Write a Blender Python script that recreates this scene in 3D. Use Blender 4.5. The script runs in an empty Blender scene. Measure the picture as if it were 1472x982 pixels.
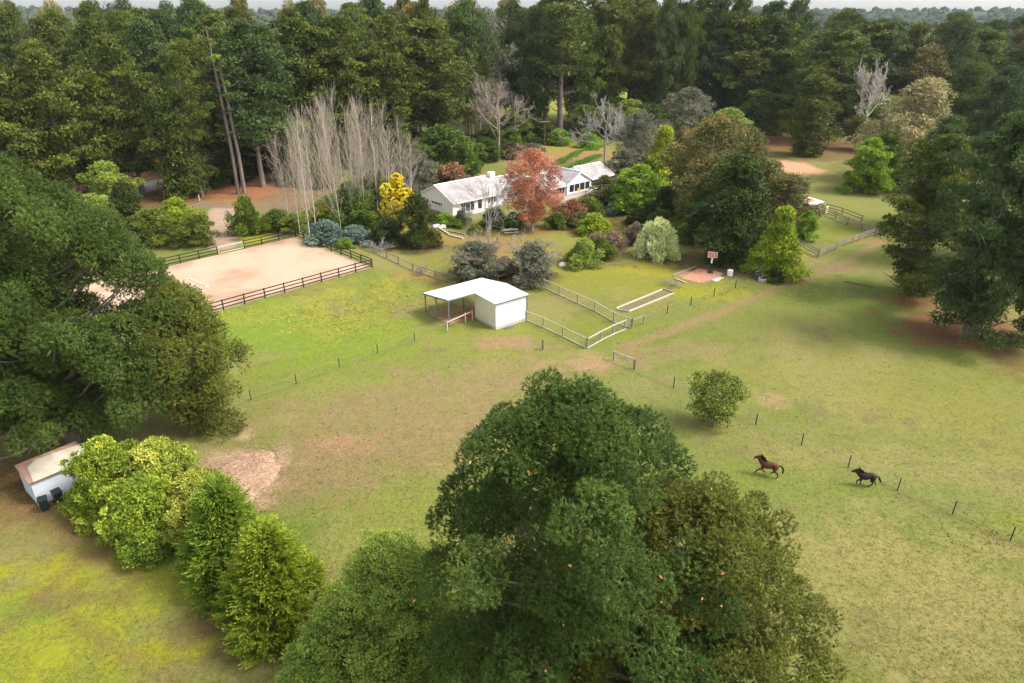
import bpy, bmesh, math, random
import numpy as np
from mathutils import Vector, Matrix
rad = math.radians
S = bpy.context.scene
COL = S.collection
rng = np.random.default_rng(7)
random.seed(7)

# ------------------------------------------------------------------ camera model
CAMH = 34.0; FPX = 982.0; PITCH = rad(25.4)
c_, s_ = math.cos(PITCH), math.sin(PITCH)

NT = {}
def vnoise(x, y, scale, seed):
    """value noise 0..1 on arrays"""
    r = NT.get(seed)
    if r is None: r = NT[seed] = np.random.default_rng(seed).random((256, 256))
    u = np.asarray(x, float) / scale + 1000.5; v = np.asarray(y, float) / scale + 1000.5
    iu = np.floor(u).astype(int); iv = np.floor(v).astype(int)
    fu = u - iu; fv = v - iv
    fu = fu * fu * (3 - 2 * fu); fv = fv * fv * (3 - 2 * fv)
    a = r[iu % 256, iv % 256]; b = r[(iu + 1) % 256, iv % 256]
    c = r[iu % 256, (iv + 1) % 256]; d = r[(iu + 1) % 256, (iv + 1) % 256]
    return (a * (1 - fu) + b * fu) * (1 - fv) + (c * (1 - fu) + d * fu) * fv

def fbm(x, y, scale, seed, octv=4):
    t = 0; amp = 1; tot = 0
    for i in range(octv):
        t = t + amp * vnoise(x, y, scale / 2 ** i, seed + i); tot += amp; amp *= .55
    return t / tot

def sstep(a, b, x):
    t = np.clip((np.asarray(x, float) - a) / (b - a), 0, 1)
    return t * t * (3 - 2 * t)

def P0(px, py, z=0.0):
    u = (px - 736) / FPX; v = (py - 491) / FPX
    t = (CAMH - z) / (s_ + v * c_)
    return (u * t, t * (c_ - v * s_))

# sand arena frame: right corner, e1 runs to the near left, e2 to the far side
ARZ = 1.2
_r = np.array(P0(535, 385, ARZ)); _f = np.array(P0(404, 346, ARZ)); _n = np.array(P0(277, 458, ARZ))
AE1 = (_n - _r) / np.linalg.norm(_n - _r)
AE2 = np.array([AE1[1], -AE1[0]])
if AE2.dot(_f - _r) < 0: AE2 = -AE2
AW = float(AE2.dot(_f - _r)); AL = 58.0
AR0 = _r

def hgt(x, y):
    x = np.asarray(x, float); y = np.asarray(y, float)
    dx = x - AR0[0]; dy = y - AR0[1]
    a = dx * AE1[0] + dy * AE1[1]; b = dx * AE2[0] + dy * AE2[1]
    qa = np.maximum(np.maximum(-1.2 - a, a - 75), 0); qb = np.maximum(np.maximum(-1.2 - b, b - 55), 0)
    d = np.sqrt(qa * qa + qb * qb)
    z = ARZ * (1 - sstep(0, 9, d))
    flat = np.clip((d) / 6, 0, 1)
    z = z + .22 * (fbm(x, y, 22, 11, 2) - .5) * flat
    far = sstep(700, 2300, y)
    z = z + far * (34 + 30 * fbm(x, y, 700, 31, 3))
    z = z + sstep(270, 500, y) * (1 - sstep(900, 1400, y)) * 3 * (fbm(x, y, 160, 41, 2) - .6)
    return z

def G(px, py):
    z = 0.0
    for _ in range(8):
        x, y = P0(px, py, z); z = float(hgt(x, y))
    return Vector((x, y, z))

def depth(p):
    return p[1] * c_ + (CAMH - p[2]) * s_
def pxm(p):
    return FPX / depth(p)
def ztop(p, py):
    v = (py - 491) / FPX
    return CAMH + p[1] * (v * c_ + s_) / (v * s_ - c_)
def project(p):
    w = p[2] - CAMH; t = p[1] * c_ - w * s_
    return 736 + FPX * p[0] / t, 491 + FPX * (-p[1] * s_ - w * c_) / t

# ------------------------------------------------------------------ node helpers
def new_mat(name):
    m = bpy.data.materials.new(name); m.use_nodes = True
    nt = m.node_tree
    return m, nt, nt.nodes['Principled BSDF'], nt.nodes['Material Output']
def N(nt, typ, **kw):
    n = nt.nodes.new(typ)
    for k, v in kw.items():
        setattr(n, k, v)
    return n
def ramp(nt, stops, inp=None):
    r = N(nt, 'ShaderNodeValToRGB')
    e = r.color_ramp.elements
    while len(e) < len(stops): e.new(.5)
    for i, (p, c) in enumerate(stops):
        e[i].position = p; e[i].color = (*c, 1) if len(c) == 3 else c
    if inp is not None: nt.links.new(inp, r.inputs[0])
    return r
def noise(nt, scale, detail=4, rough=.55, coord='Object', vec=None):
    n = N(nt, 'ShaderNodeTexNoise'); n.inputs['Scale'].default_value = scale
    n.inputs['Detail'].default_value = detail; n.inputs['Roughness'].default_value = rough
    if vec is None:
        tc = N(nt, 'ShaderNodeTexCoord'); vec = tc.outputs[coord]
    nt.links.new(vec, n.inputs['Vector'])
    return n
def mixc(nt, fac, a, b, blend='MIX'):
    m = N(nt, 'ShaderNodeMix', data_type='RGBA', blend_type=blend)
    for val, idx in ((fac, 0), (a, 6), (b, 7)):
        if isinstance(val, (int, float)): m.inputs[idx].default_value = val
        elif isinstance(val, tuple): m.inputs[idx].default_value = (*val, 1)
        else: nt.links.new(val, m.inputs[idx])
    return m.outputs[2]

def surf(name, c1, c2, scale=3, rough=.8, spec=.3, c3=None, bump=0, bscale=None, metallic=0, stretch=None):
    m, nt, b, o = new_mat(name)
    tc = N(nt, 'ShaderNodeTexCoord'); vec = tc.outputs['Object']
    if stretch:
        mp = N(nt, 'ShaderNodeMapping'); mp.inputs['Scale'].default_value = stretch
        nt.links.new(vec, mp.inputs['Vector']); vec = mp.outputs[0]
    n = noise(nt, scale, 6, .72, vec=vec)
    st = [(.3, c1), (.7, c2)] if c3 is None else [(.28, c1), (.5, c2), (.72, c3)]
    r = ramp(nt, st, n.outputs['Fac'])
    nt.links.new(r.outputs[0], b.inputs['Base Color'])
    b.inputs['Roughness'].default_value = rough; b.inputs['Specular IOR Level'].default_value = spec
    b.inputs['Metallic'].default_value = metallic
    if bump:
        n2 = noise(nt, bscale or scale * 4, 4, vec=vec)
        bp = N(nt, 'ShaderNodeBump'); bp.inputs['Strength'].default_value = bump; bp.inputs['Distance'].default_value = .03
        nt.links.new(n2.outputs['Fac'], bp.inputs['Height']); nt.links.new(bp.outputs[0], b.inputs['Normal'])
    return m

def leafmat(name, c1, c2, c3=None, trans=.22, rough=.55, hue=.02, val=.25, tip=None):
    """foliage: colour from the per-leaf attribute 'var', each tree shifted a little"""
    m, nt, b, o = new_mat(name)
    at = N(nt, 'ShaderNodeAttribute', attribute_name='var')
    st = [(0, c1), (1, c2)] if c3 is None else [(0, c1), (.6, c2), (1, c3)]
    r = ramp(nt, st, at.outputs['Fac'])
    oi = N(nt, 'ShaderNodeObjectInfo')
    hs = N(nt, 'ShaderNodeHueSaturation')
    def mr(lo, hi):
        q = N(nt, 'ShaderNodeMapRange'); q.inputs['To Min'].default_value = lo; q.inputs['To Max'].default_value = hi
        nt.links.new(oi.outputs['Random'], q.inputs['Value']); return q.outputs[0]
    nt.links.new(mr(.5 - hue, .5 + hue), hs.inputs['Hue'])
    m2 = N(nt, 'ShaderNodeMath', operation='FRACT'); m3 = N(nt, 'ShaderNodeMath', operation='MULTIPLY'); m3.inputs[1].default_value = 7.31
    nt.links.new(oi.outputs['Random'], m3.inputs[0]); nt.links.new(m3.outputs[0], m2.inputs[0])
    q = N(nt, 'ShaderNodeMapRange'); q.inputs['To Min'].default_value = 1 - val; q.inputs['To Max'].default_value = 1 + val
    nt.links.new(m2.outputs[0], q.inputs['Value']); nt.links.new(q.outputs[0], hs.inputs['Value'])
    nt.links.new(r.outputs[0], hs.inputs['Color'])
    nt.links.new(hs.outputs[0], b.inputs['Base Color'])
    b.inputs['Roughness'].default_value = rough; b.inputs['Specular IOR Level'].default_value = .2
    tr = N(nt, 'ShaderNodeBsdfTranslucent'); nt.links.new(hs.outputs[0], tr.inputs['Color'])
    mx = N(nt, 'ShaderNodeMixShader'); mx.inputs[0].default_value = trans
    nt.links.new(b.outputs[0], mx.inputs[1]); nt.links.new(tr.outputs[0], mx.inputs[2])
    nt.links.new(mx.outputs[0], o.inputs['Surface'])
    return m

# ------------------------------------------------------------------ mesh helpers
def np_mesh(name, verts, faces_list, mat=None, var=None, smooth=False):
    """faces_list: list of int arrays (n,k)"""
    me = bpy.data.meshes.new(name)
    verts = np.asarray(verts, dtype=np.float32).reshape(-1, 3)
    loops = np.concatenate([f.ravel() for f in faces_list]).astype(np.int32)
    sizes = np.concatenate([np.full(len(f), f.shape[1]) for f in faces_list]).astype(np.int32)
    starts = np.concatenate([[0], np.cumsum(sizes)[:-1]]).astype(np.int32)
    me.vertices.add(len(verts)); me.vertices.foreach_set('co', verts.ravel())
    me.loops.add(len(loops)); me.loops.foreach_set('vertex_index', loops)
    me.polygons.add(len(sizes)); me.polygons.foreach_set('loop_start', starts)
    if smooth: me.polygons.foreach_set('use_smooth', np.ones(len(sizes), bool))
    me.update(calc_edges=True)
    if var is not None:
        a = me.attributes.new('var', 'FLOAT', 'FACE'); a.data.foreach_set('value', np.asarray(var, dtype=np.float32))
    if mat: me.materials.append(mat)
    return me

def unit(a):
    return a / np.maximum(np.linalg.norm(a, axis=-1, keepdims=True), 1e-9)

class Tubes:
    def __init__(s): s.v = []; s.f = []; s.n = 0
    def seg(s, p0, p1, r0, r1, k=6):
        p0 = np.array(p0, float); p1 = np.array(p1, float); d = unit(p1 - p0)
        u = np.cross(d, [0, 0, 1.0]) if abs(d[2]) < .9 else np.cross(d, [1.0, 0, 0]); u = unit(u); w = np.cross(d, u)
        a = np.arange(k) * 2 * math.pi / k
        ring = np.outer(np.cos(a), u) + np.outer(np.sin(a), w)
        s.v.append(p0 + ring * r0); s.v.append(p1 + ring * r1)
        i = np.arange(k); j = (i + 1) % k
        s.f.append(np.stack([i, j, j + k, i + k], 1) + s.n); s.n += 2 * k
    def path(s, pts, radii, k=6):
        for i in range(len(pts) - 1): s.seg(pts[i], pts[i + 1], radii[i], radii[i + 1], k)
    def mesh(s, name, mat, smooth=True):
        return np_mesh(name, np.concatenate(s.v), [np.concatenate(s.f)] if len({f.shape[1] for f in s.f}) == 1 else s.f, mat, smooth=smooth)

class MB:
    """boxes, bars, prisms collected into ONE mesh"""
    def __init__(s): s.bm = bmesh.new()
    def box(s, x0, x1, y0, y1, z0, z1, M=None):
        vs = [s.bm.verts.new(Vector(p) if M is None else M @ Vector(p)) for p in
              ((x0, y0, z0), (x1, y0, z0), (x1, y1, z0), (x0, y1, z0), (x0, y0, z1), (x1, y0, z1), (x1, y1, z1), (x0, y1, z1))]
        for f in ((0, 3, 2, 1), (4, 5, 6, 7), (0, 1, 5, 4), (1, 2, 6, 5), (2, 3, 7, 6), (3, 0, 4, 7)):
            s.bm.faces.new([vs[i] for i in f])
        return s
    def bar(s, p0, p1, w, h):
        p0 = Vector(p0); p1 = Vector(p1); d = (p1 - p0); L = d.length
        q = d.to_track_quat('X', 'Z').to_matrix().to_4x4()
        return s.box(0, L, -w / 2, w / 2, -h / 2, h / 2, Matrix.Translation(p0) @ q)
    def cyl(s, p0, p1, r0, r1=None, k=12):
        r1 = r0 if r1 is None else r1
        p0 = Vector(p0); p1 = Vector(p1); d = p1 - p0
        q = d.to_track_quat('Z', 'X').to_matrix()
        a = [s.bm.verts.new(p0 + q @ Vector((r0 * math.cos(t), r0 * math.sin(t), 0))) for t in [i * 2 * math.pi / k for i in range(k)]]
        b = [s.bm.verts.new(p1 + q @ Vector((r1 * math.cos(t), r1 * math.sin(t), 0))) for t in [i * 2 * math.pi / k for i in range(k)]]
        for i in range(k): s.bm.faces.new((a[i], a[(i + 1) % k], b[(i + 1) % k], b[i]))
        s.bm.faces.new(a[::-1]); s.bm.faces.new(b)
        return s
    def poly(s, pts, t=None):
        """closed slab: polygon pts extruded by vector t"""
        lo = [s.bm.verts.new(Vector(p)) for p in pts]
        if t is None: s.bm.faces.new(lo); return s
        hi = [s.bm.verts.new(Vector(p) + Vector(t)) for p in pts]
        s.bm.faces.new(lo[::-1]); s.bm.faces.new(hi); n = len(pts)
        for i in range(n): s.bm.faces.new((lo[i], lo[(i + 1) % n], hi[(i + 1) % n], hi[i]))
        return s
    def mesh(s, name, mat, bevel=0):
        if bevel:
            bmesh.ops.bevel(s.bm, geom=s.bm.edges[:], offset=bevel, segments=1, affect='EDGES')
        bmesh.ops.recalc_face_normals(s.bm, faces=s.bm.faces[:])
        me = bpy.data.meshes.new(name); s.bm.to_mesh(me); s.bm.free()
        me.materials.append(mat); return me
    def build(s, name, mat, parent=None, bevel=0):
        return link(name, s.mesh(name, mat, bevel), parent)

def link(name, data, parent=None):
    o = bpy.data.objects.new(name, data); COL.objects.link(o)
    if parent: o.parent = parent
    return o
def tag(o, label=None, cat=None, group=None, kind=None):
    if label: o['label'] = label
    if cat: o['category'] = cat
    if group: o['group'] = group
    if kind: o['kind'] = kind
    return o
def thing(name, loc, rz=0, label=None, cat=None, group=None, sc=1):
    o = link(name, None); o.location = loc; o.rotation_euler = (0, 0, rz); o.scale = (sc, sc, sc) if not isinstance(sc, tuple) else sc
    return tag(o, label, cat, group)

# ------------------------------------------------------------------ materials
M = {}
M['bark_pine'] = surf('bark_pine', (.10, .075, .06), (.22, .175, .15), 2, .95, .1, bump=.8, stretch=(1, 1, .25))
M['bark_pale'] = surf('bark_pale', (.38, .33, .27), (.62, .56, .48), 3, .9, .15, bump=.3, stretch=(1, 1, .3))
M['bark_white'] = surf('bark_white', (.36, .32, .27), (.58, .52, .45), 3, .9, .15)
M['bark_twig'] = surf('bark_twig', (.20, .155, .12), (.36, .29, .24), 3, .9, .15)
M['twig_poplar'] = surf('twig_poplar', (.29, .24, .18), (.46, .39, .31), 2, .9, .15)
M['bark_grey'] = surf('bark_grey', (.20, .18, .15), (.40, .37, .33), 3, .9, .15)
M['bark_poplar'] = surf('bark_poplar', (.44, .37, .29), (.66, .58, .48), 2, .9, .15)
M['pine'] = leafmat('pine_needles', (0.054, 0.073, 0.010), (0.109, 0.133, 0.018), (0.209, 0.226, 0.031), hue=.015, val=.16)
M['pine_blue'] = leafmat('pine_needles_cool', (0.042, 0.066, 0.017), (0.082, 0.119, 0.028), (0.143, 0.185, 0.046), hue=.012, val=.15)
M['pine_fore'] = leafmat('pine_needles_near', (0.051, 0.079, 0.013), (0.082, 0.127, 0.021), (0.144, 0.198, 0.034), hue=.01, val=.05)
M['pine_olive'] = leafmat('pine_needles_olive', (0.083, 0.102, 0.015), (0.139, 0.162, 0.023), (0.229, 0.246, 0.037), hue=.01, val=.05)
M['euc'] = leafmat('eucalyptus_leaves', (0.083, 0.089, 0.024), (0.158, 0.154, 0.040), (0.360, 0.240, 0.067), hue=.015, val=.15)
M['euc_gold'] = leafmat('eucalyptus_gold', (0.180, 0.165, 0.068), (0.315, 0.270, 0.112), (0.510, 0.375, 0.165), hue=.012, val=.1)
M['grey_leaf'] = leafmat('grey_olive_leaves', (0.100, 0.106, 0.064), (0.170, 0.175, 0.106), (0.260, 0.255, 0.170), hue=.012, val=.12)
M['bright'] = leafmat('bright_green_leaves', (0.102, 0.188, 0.013), (0.221, 0.358, 0.022), (0.405, 0.554, 0.040), hue=.015, val=.12)
M['yellowgreen'] = leafmat('yellow_green_leaves', (0.152, 0.206, 0.014), (0.324, 0.381, 0.023), (0.613, 0.603, 0.041), hue=.012, val=.1)
M['midgreen'] = leafmat('mid_green_leaves', (0.060, 0.098, 0.013), (0.127, 0.180, 0.020), (0.223, 0.269, 0.034), hue=.02, val=.18)
M['darkgreen'] = leafmat('dark_green_leaves', (0.030, 0.046, 0.008), (0.062, 0.086, 0.014), (0.113, 0.139, 0.021), hue=.015, val=.15)
M['dusty'] = leafmat('dusty_green_leaves', (0.148, 0.202, 0.032), (0.262, 0.333, 0.053), (0.422, 0.484, 0.083), hue=.01, val=.08)
M['bluegreen'] = leafmat('blue_green_leaves', (0.088, 0.138, 0.100), (0.163, 0.237, 0.175), (0.275, 0.362, 0.275), hue=.01, val=.1)
M['variegated'] = leafmat('variegated_leaves', (0.475, 0.533, 0.188), (0.741, 0.760, 0.359), (0.836, 0.836, 0.530), trans=.35, hue=.003, val=.02)
M['red_leaf'] = leafmat('rust_red_leaves', (0.319, 0.132, 0.063), (0.552, 0.239, 0.118), (0.756, 0.386, 0.207), hue=.008, val=.08)
M['red_shrub'] = leafmat('red_shrub_leaves', (.12, .09, .035), (.33, .13, .07), (.46, .20, .11), hue=.01, val=.1)
M['wattle'] = leafmat('wattle_flowers', (0.635, 0.416, 0.012), (0.880, 0.647, 0.018), (0.880, 0.855, 0.058), hue=.005, val=.03)
M['brownish'] = leafmat('brown_winter_twigs', (0.182, 0.117, 0.078), (0.312, 0.215, 0.143), (0.468, 0.351, 0.247), hue=.012, val=.12)
M['laurel'] = leafmat('laurel_leaves', (0.128, 0.194, 0.019), (0.269, 0.350, 0.031), (0.566, 0.583, 0.067), hue=.008, val=.1)
M['laurel_gold'] = leafmat('laurel_gold_leaves', (0.165, 0.209, 0.024), (0.352, 0.374, 0.055), (0.682, 0.616, 0.110), hue=.008, val=.06)
M['leyland'] = leafmat('cypress_sprays', (0.077, 0.139, 0.014), (0.160, 0.248, 0.023), (0.331, 0.435, 0.040), hue=.008, val=.06)
M['leyland_gold'] = leafmat('cypress_gold_sprays', (0.106, 0.168, 0.013), (0.232, 0.303, 0.022), (0.484, 0.516, 0.044), hue=.008, val=.06)
M['veg'] = leafmat('vegetable_leaves', (0.078, 0.182, 0.026), (0.169, 0.338, 0.046), (0.286, 0.468, 0.078), hue=.01, val=.05)
M['white_paint'] = surf('white_paint', (.76, .73, .71), (.86, .83, .81), .8, .6, .3)
M['white_trim'] = surf('white_trim', (.74, .73, .71), (.84, .83, .81), 2, .5, .3)
M['roof_tile'] = None
M['brick_base'] = surf('brick_base', (.30, .24, .20), (.42, .36, .31), 5, .9, .1)
M['glass'] = surf('dark_glass', (.012, .014, .018), (.03, .034, .04), .6, .08, .6)
M['curtain'] = surf('orange_cushion', (.55, .26, .04), (.75, .42, .08), 3, .9, .1)
M['cream_steel'] = surf('cream_steel', (.66, .61, .45), (.76, .71, .56), 1, .5, .3)
M['concrete'] = surf('concrete', (.36, .33, .29), (.52, .48, .43), 3, .9, .1)
M['timber_dark'] = surf('black_timber', (.012, .010, .009), (.030, .024, .020), 4, .7, .3)
M['timber_grey'] = surf('weathered_timber', (.17, .14, .115), (.36, .31, .26), 3, .9, .1, stretch=(1, 1, .3))
M['timber_pale'] = surf('pale_timber', (.36, .29, .22), (.58, .50, .41), 3, .9, .1)
M['timber_brown'] = surf('brown_timber', (.12, .07, .045), (.22, .14, .10), 3, .9, .1)
M['steel_dark'] = surf('dark_steel', (.13, .12, .12), (.24, .23, .23), 2, .5, .4, metallic=.3)
M['steel_white'] = surf('galvanised_tube', (.50, .49, .47), (.68, .67, .65), 2, .45, .5, metallic=.2)
M['wire'] = surf('fence_wire', (.22, .21, .19), (.34, .33, .30), 2, .5, .4, metallic=.4)
M['plastic_green'] = surf('dark_green_plastic', (.006, .018, .014), (.012, .030, .024), 2, .45, .4)
M['red_plastic'] = surf('red_plastic', (.45, .05, .04), (.60, .09, .07), 2, .5, .4)
M['backboard'] = surf('backboard_red', (.46, .12, .12), (.60, .20, .19), 2, .5, .4)
M['black'] = surf('black_paint', (.012, .012, .013), (.03, .03, .03), 2, .6, .4)
M['blue_grey_wall'] = surf('blue_grey_wall', (.46, .49, .53), (.58, .60, .64), 1, .7, .3)
M['tan_roof'] = surf('tan_sheet', (.42, .37, .27), (.58, .53, .43), 1.3, .7, .3)
M['rust'] = surf('rusty_sheet', (.26, .15, .11), (.42, .27, .20), 3, .9, .2)
M['orange_roof'] = surf('orange_roof_sheet', (.62, .16, .07), (.72, .30, .18), 1, .7, .3)
M['stone'] = surf('garden_stone', (.34, .31, .28), (.58, .54, .49), 4, .9, .2)
M['yellow_paint'] = surf('yellow_paint', (.75, .58, .12), (.85, .70, .2), 2, .6, .3)
M['straw'] = surf('straw', (.24, .15, .085), (.37, .245, .155), 7, .95, .05, c3=(.46, .325, .22), bump=1, bscale=8)

def roof_tile():
    m, nt, b, o = new_mat('lichened_roof_tiles')
    tc = N(nt, 'ShaderNodeTexCoord')
    n1 = noise(nt, .45, 5, .7, vec=tc.outputs['Object']); n2 = noise(nt, 4, 5, .75, vec=tc.outputs['Object'])
    base = ramp(nt, [(.35, (.29, .265, .26)), (.55, (.42, .39, .38)), (.75, (.56, .53, .52))], n1.outputs['Fac'])
    lich = ramp(nt, [(.35, (.55, .5, .48)), (.65, (1, 1, 1))], n2.outputs['Fac'])
    col = mixc(nt, .85, base.outputs[0], lich.outputs[0], 'MULTIPLY')
    wv = N(nt, 'ShaderNodeTexWave', wave_type='BANDS', bands_direction='Z'); wv.inputs['Scale'].default_value = 2.2; wv.inputs['Distortion'].default_value = .3
    nt.links.new(tc.outputs['Object'], wv.inputs['Vector'])
    wr = ramp(nt, [(0, (.72, .72, .72)), (.3, (1, 1, 1))], wv.outputs['Fac'])
    col = mixc(nt, .6, col, wr.outputs[0], 'MULTIPLY')
    nt.links.new(col, b.inputs['Base Color']); b.inputs['Roughness'].default_value = .85
    bp = N(nt, 'ShaderNodeBump'); bp.inputs['Strength'].default_value = .6; bp.inputs['Distance'].default_value = .05
    nt.links.new(wv.outputs['Fac'], bp.inputs['Height']); nt.links.new(bp.outputs[0], b.inputs['Normal'])
    return m
M['roof_tile'] = roof_tile()

def corrugated(name, c1, c2, sc=14, direction='X', rough=.45):
    m, nt, b, o = new_mat(name)
    tc = N(nt, 'ShaderNodeTexCoord')
    n1 = noise(nt, 1.2, 5, .7, vec=tc.outputs['Object'])
    r = ramp(nt, [(.3, c1), (.7, c2)], n1.outputs['Fac'])
    nt.links.new(r.outputs[0], b.inputs['Base Color']); b.inputs['Roughness'].default_value = rough
    wv = N(nt, 'ShaderNodeTexWave', wave_type='BANDS', bands_direction=direction); wv.inputs['Scale'].default_value = sc / 6.28
    nt.links.new(tc.outputs['Object'], wv.inputs['Vector'])
    bp = N(nt, 'ShaderNodeBump'); bp.inputs['Strength'].default_value = .7; bp.inputs['Distance'].default_value = .03
    nt.links.new(wv.outputs['Fac'], bp.inputs['Height']); nt.links.new(bp.outputs[0], b.inputs['Normal'])
    return m
M['roof_white'] = corrugated('white_roof_sheet', (.76, .76, .77), (.85, .85, .86), 20, 'X')
M['wall_cream'] = corrugated('cream_wall_sheet', (.66, .61, .45), (.74, .69, .54), 24, 'DIAGONAL')

# ------------------------------------------------------------------ ground
def axis(lo, hi, step, farlo, farhi, g=1.09):
    mid = np.arange(lo, hi + step, step)
    a = []; x = lo; d = step
    while x > farlo: d *= g; x -= d; a.append(x)
    b = []; x = mid[-1]; d = step
    while x < farhi: d *= g; x += d; b.append(x)
    return np.concatenate([np.array(a[::-1]), mid, np.array(b)])
gx = axis(-100, 132, .5, -3000, 3000); gy = axis(14, 262, .5, -300, 3600)
X, Y = np.meshgrid(gx, gy)
Z = hgt(X, Y)
nx, ny = len(gx), len(gy)
idx = np.arange(nx * ny).reshape(ny, nx)
faces = np.stack([idx[:-1, :-1].ravel(), idx[:-1, 1:].ravel(), idx[1:, 1:].ravel(), idx[1:, :-1].ravel()], 1)

def blend(Cc, col, w):
    w = np.clip(w, 0, 1)[..., None]
    return Cc * (1 - w) + np.array(col) * w
n_big = fbm(X, Y, 30, 101, 4); n_mid = fbm(X, Y, 7, 111, 4); n_sm = fbm(X, Y, 1.8, 121, 3); n_sm2 = fbm(X, Y, 2.6, 131, 3); n_fine = fbm(X, Y, 1.0, 141, 2)
Cg = np.zeros(X.shape + (3,)) + np.array((.172, .180, .048))
Cg = blend(Cg, (.245, .215, .085), sstep(.42, .64, n_mid) * .55)          # dry straw grass
Cg = blend(Cg, (.120, .165, .030), sstep(.50, .66, n_big) * .55)         # lush
Cg = blend(Cg, (.150, .105, .060), sstep(.60, .80, n_sm) * .45)          # bare specks
GREEN = (.120, .178, .024); YEL = (.25, .235, .04); SOIL = (.200, .125, .072); RED = (.33, .165, .105); SOILD = (.130, .078, .045)
DRY = (.285, .235, .115); MULCH = (.200, .085, .045); MOSS = (.18, .20, .03); PALE = (.42, .31, .22)
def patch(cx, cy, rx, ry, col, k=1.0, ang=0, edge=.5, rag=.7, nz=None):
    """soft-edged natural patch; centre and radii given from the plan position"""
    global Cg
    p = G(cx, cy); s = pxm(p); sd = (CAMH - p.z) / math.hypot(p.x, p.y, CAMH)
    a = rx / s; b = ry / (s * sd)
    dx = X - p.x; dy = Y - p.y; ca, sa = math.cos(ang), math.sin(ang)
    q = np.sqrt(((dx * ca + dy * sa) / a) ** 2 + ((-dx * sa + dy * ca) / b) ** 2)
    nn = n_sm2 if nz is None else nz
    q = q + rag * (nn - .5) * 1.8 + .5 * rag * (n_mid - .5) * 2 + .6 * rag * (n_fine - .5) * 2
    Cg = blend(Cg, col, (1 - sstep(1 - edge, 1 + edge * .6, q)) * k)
def strip(pts, w, col, k=1.0, edge=.5, rag=.6):
    global Cg
    pts = [G(*p) for p in pts]; D = np.full(X.shape, 1e9)
    for p, q in zip(pts[:-1], pts[1:]):
        vx, vy = q.x - p.x, q.y - p.y; L = vx * vx + vy * vy
        t = np.clip(((X - p.x) * vx + (Y - p.y) * vy) / L, 0, 1)
        D = np.minimum(D, np.hypot(X - p.x - t * vx, Y - p.y - t * vy))
    q = D / w + rag * (n_sm2 - .5) * 2
    Cg = blend(Cg, col, (1 - sstep(1 - edge, 1 + edge, q)) * k)

# paddock: greens
patch(430, 480, 190, 40, (.160, .235, .022), .9); patch(360, 470, 110, 40, (.145, .21, .03), .6); patch(560, 420, 70, 30, GREEN, .6)
patch(490, 460, 70, 22, YEL, .55, rag=1.3); patch(560, 425, 50, 16, YEL, .5, rag=1.3); patch(420, 440, 150, 10, YEL, .4, rag=1.4, ang=.75)
patch(500, 540, 200, 34, (.165, .205, .03), .6)
patch(760, 480, 170, 40, (.175, .205, .03), .6)
patch(1100, 430, 200, 40, (.165, .185, .045), .6)
patch(1290, 460, 110, 60, (.115, .165, .028), .75)
patch(1360, 560, 160, 60, (.215, .205, .05), .5)
patch(1100, 540, 120, 30, (.215, .205, .055), .5)
patch(1150, 690, 200, 30, (.150, .190, .035), .6)
patch(1250, 800, 260, 70, (.265, .225, .085), .7)
patch(1400, 900, 120, 70, (.245, .215, .08), .6)
patch(590, 740, 130, 60, (.185, .205, .04), .7)
patch(420, 760, 60, 30, GREEN, .7)
patch(1440, 755, 80, 18, MOSS, .6)
# paddock: soils
patch(520, 620, 190, 62, (.235, .170, .085), .65, rag=1.0, edge=.8); patch(620, 570, 150, 40, (.225, .170, .085), .65, rag=.9)
patch(440, 680, 100, 50, (.220, .155, .085), .6, rag=1.0, edge=.8); patch(495, 636, 42, 14, (.32, .185, .115), .65, edge=.8, rag=1.)
patch(740, 540, 110, 24, (.240, .180, .090), .55, rag=1.); patch(845, 523, 52, 14, (.33, .205, .13), .75, edge=.8, rag=1.)
patch(720, 492, 46, 10, (.30, .18, .11), .7); patch(780, 495, 50, 14, (.24, .17, .1), .4)
patch(1118, 575, 22, 9, (.31, .21, .12), .6, edge=.9, rag=1.)
patch(335, 686, 66, 50, (.44, .31, .21), .95, edge=.5, rag=.8); patch(930, 560, 60, 20, (.22, .19, .08), .4)
patch(960, 505, 90, 14, (.26, .18, .10), .45); strip([(925, 530), (900, 500), (980, 470), (1090, 425), (1200, 385), (1270, 345)], .9, (.27, .17, .10), .6)
patch(1105, 398, 40, 8, (.34, .22, .14), .8); patch(1215, 385, 40, 6, (.22, .14, .09), .6); patch(1240, 345, 40, 6, (.32, .14, .10), .6)
strip([(1275, 700), (1400, 760), (1472, 790)], .5, (.20, .14, .08), .5)
strip([(1219, 672), (1290, 705), (1369, 739), (1472, 783)], .45, (.125, .155, .03), .6)
strip([(361, 576), (426, 553), (488, 529), (543, 509), (596, 491)], .5, (.13, .18, .03), .5)
patch(400, 830, 60, 25, (.19, .14, .08), .5)
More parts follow.
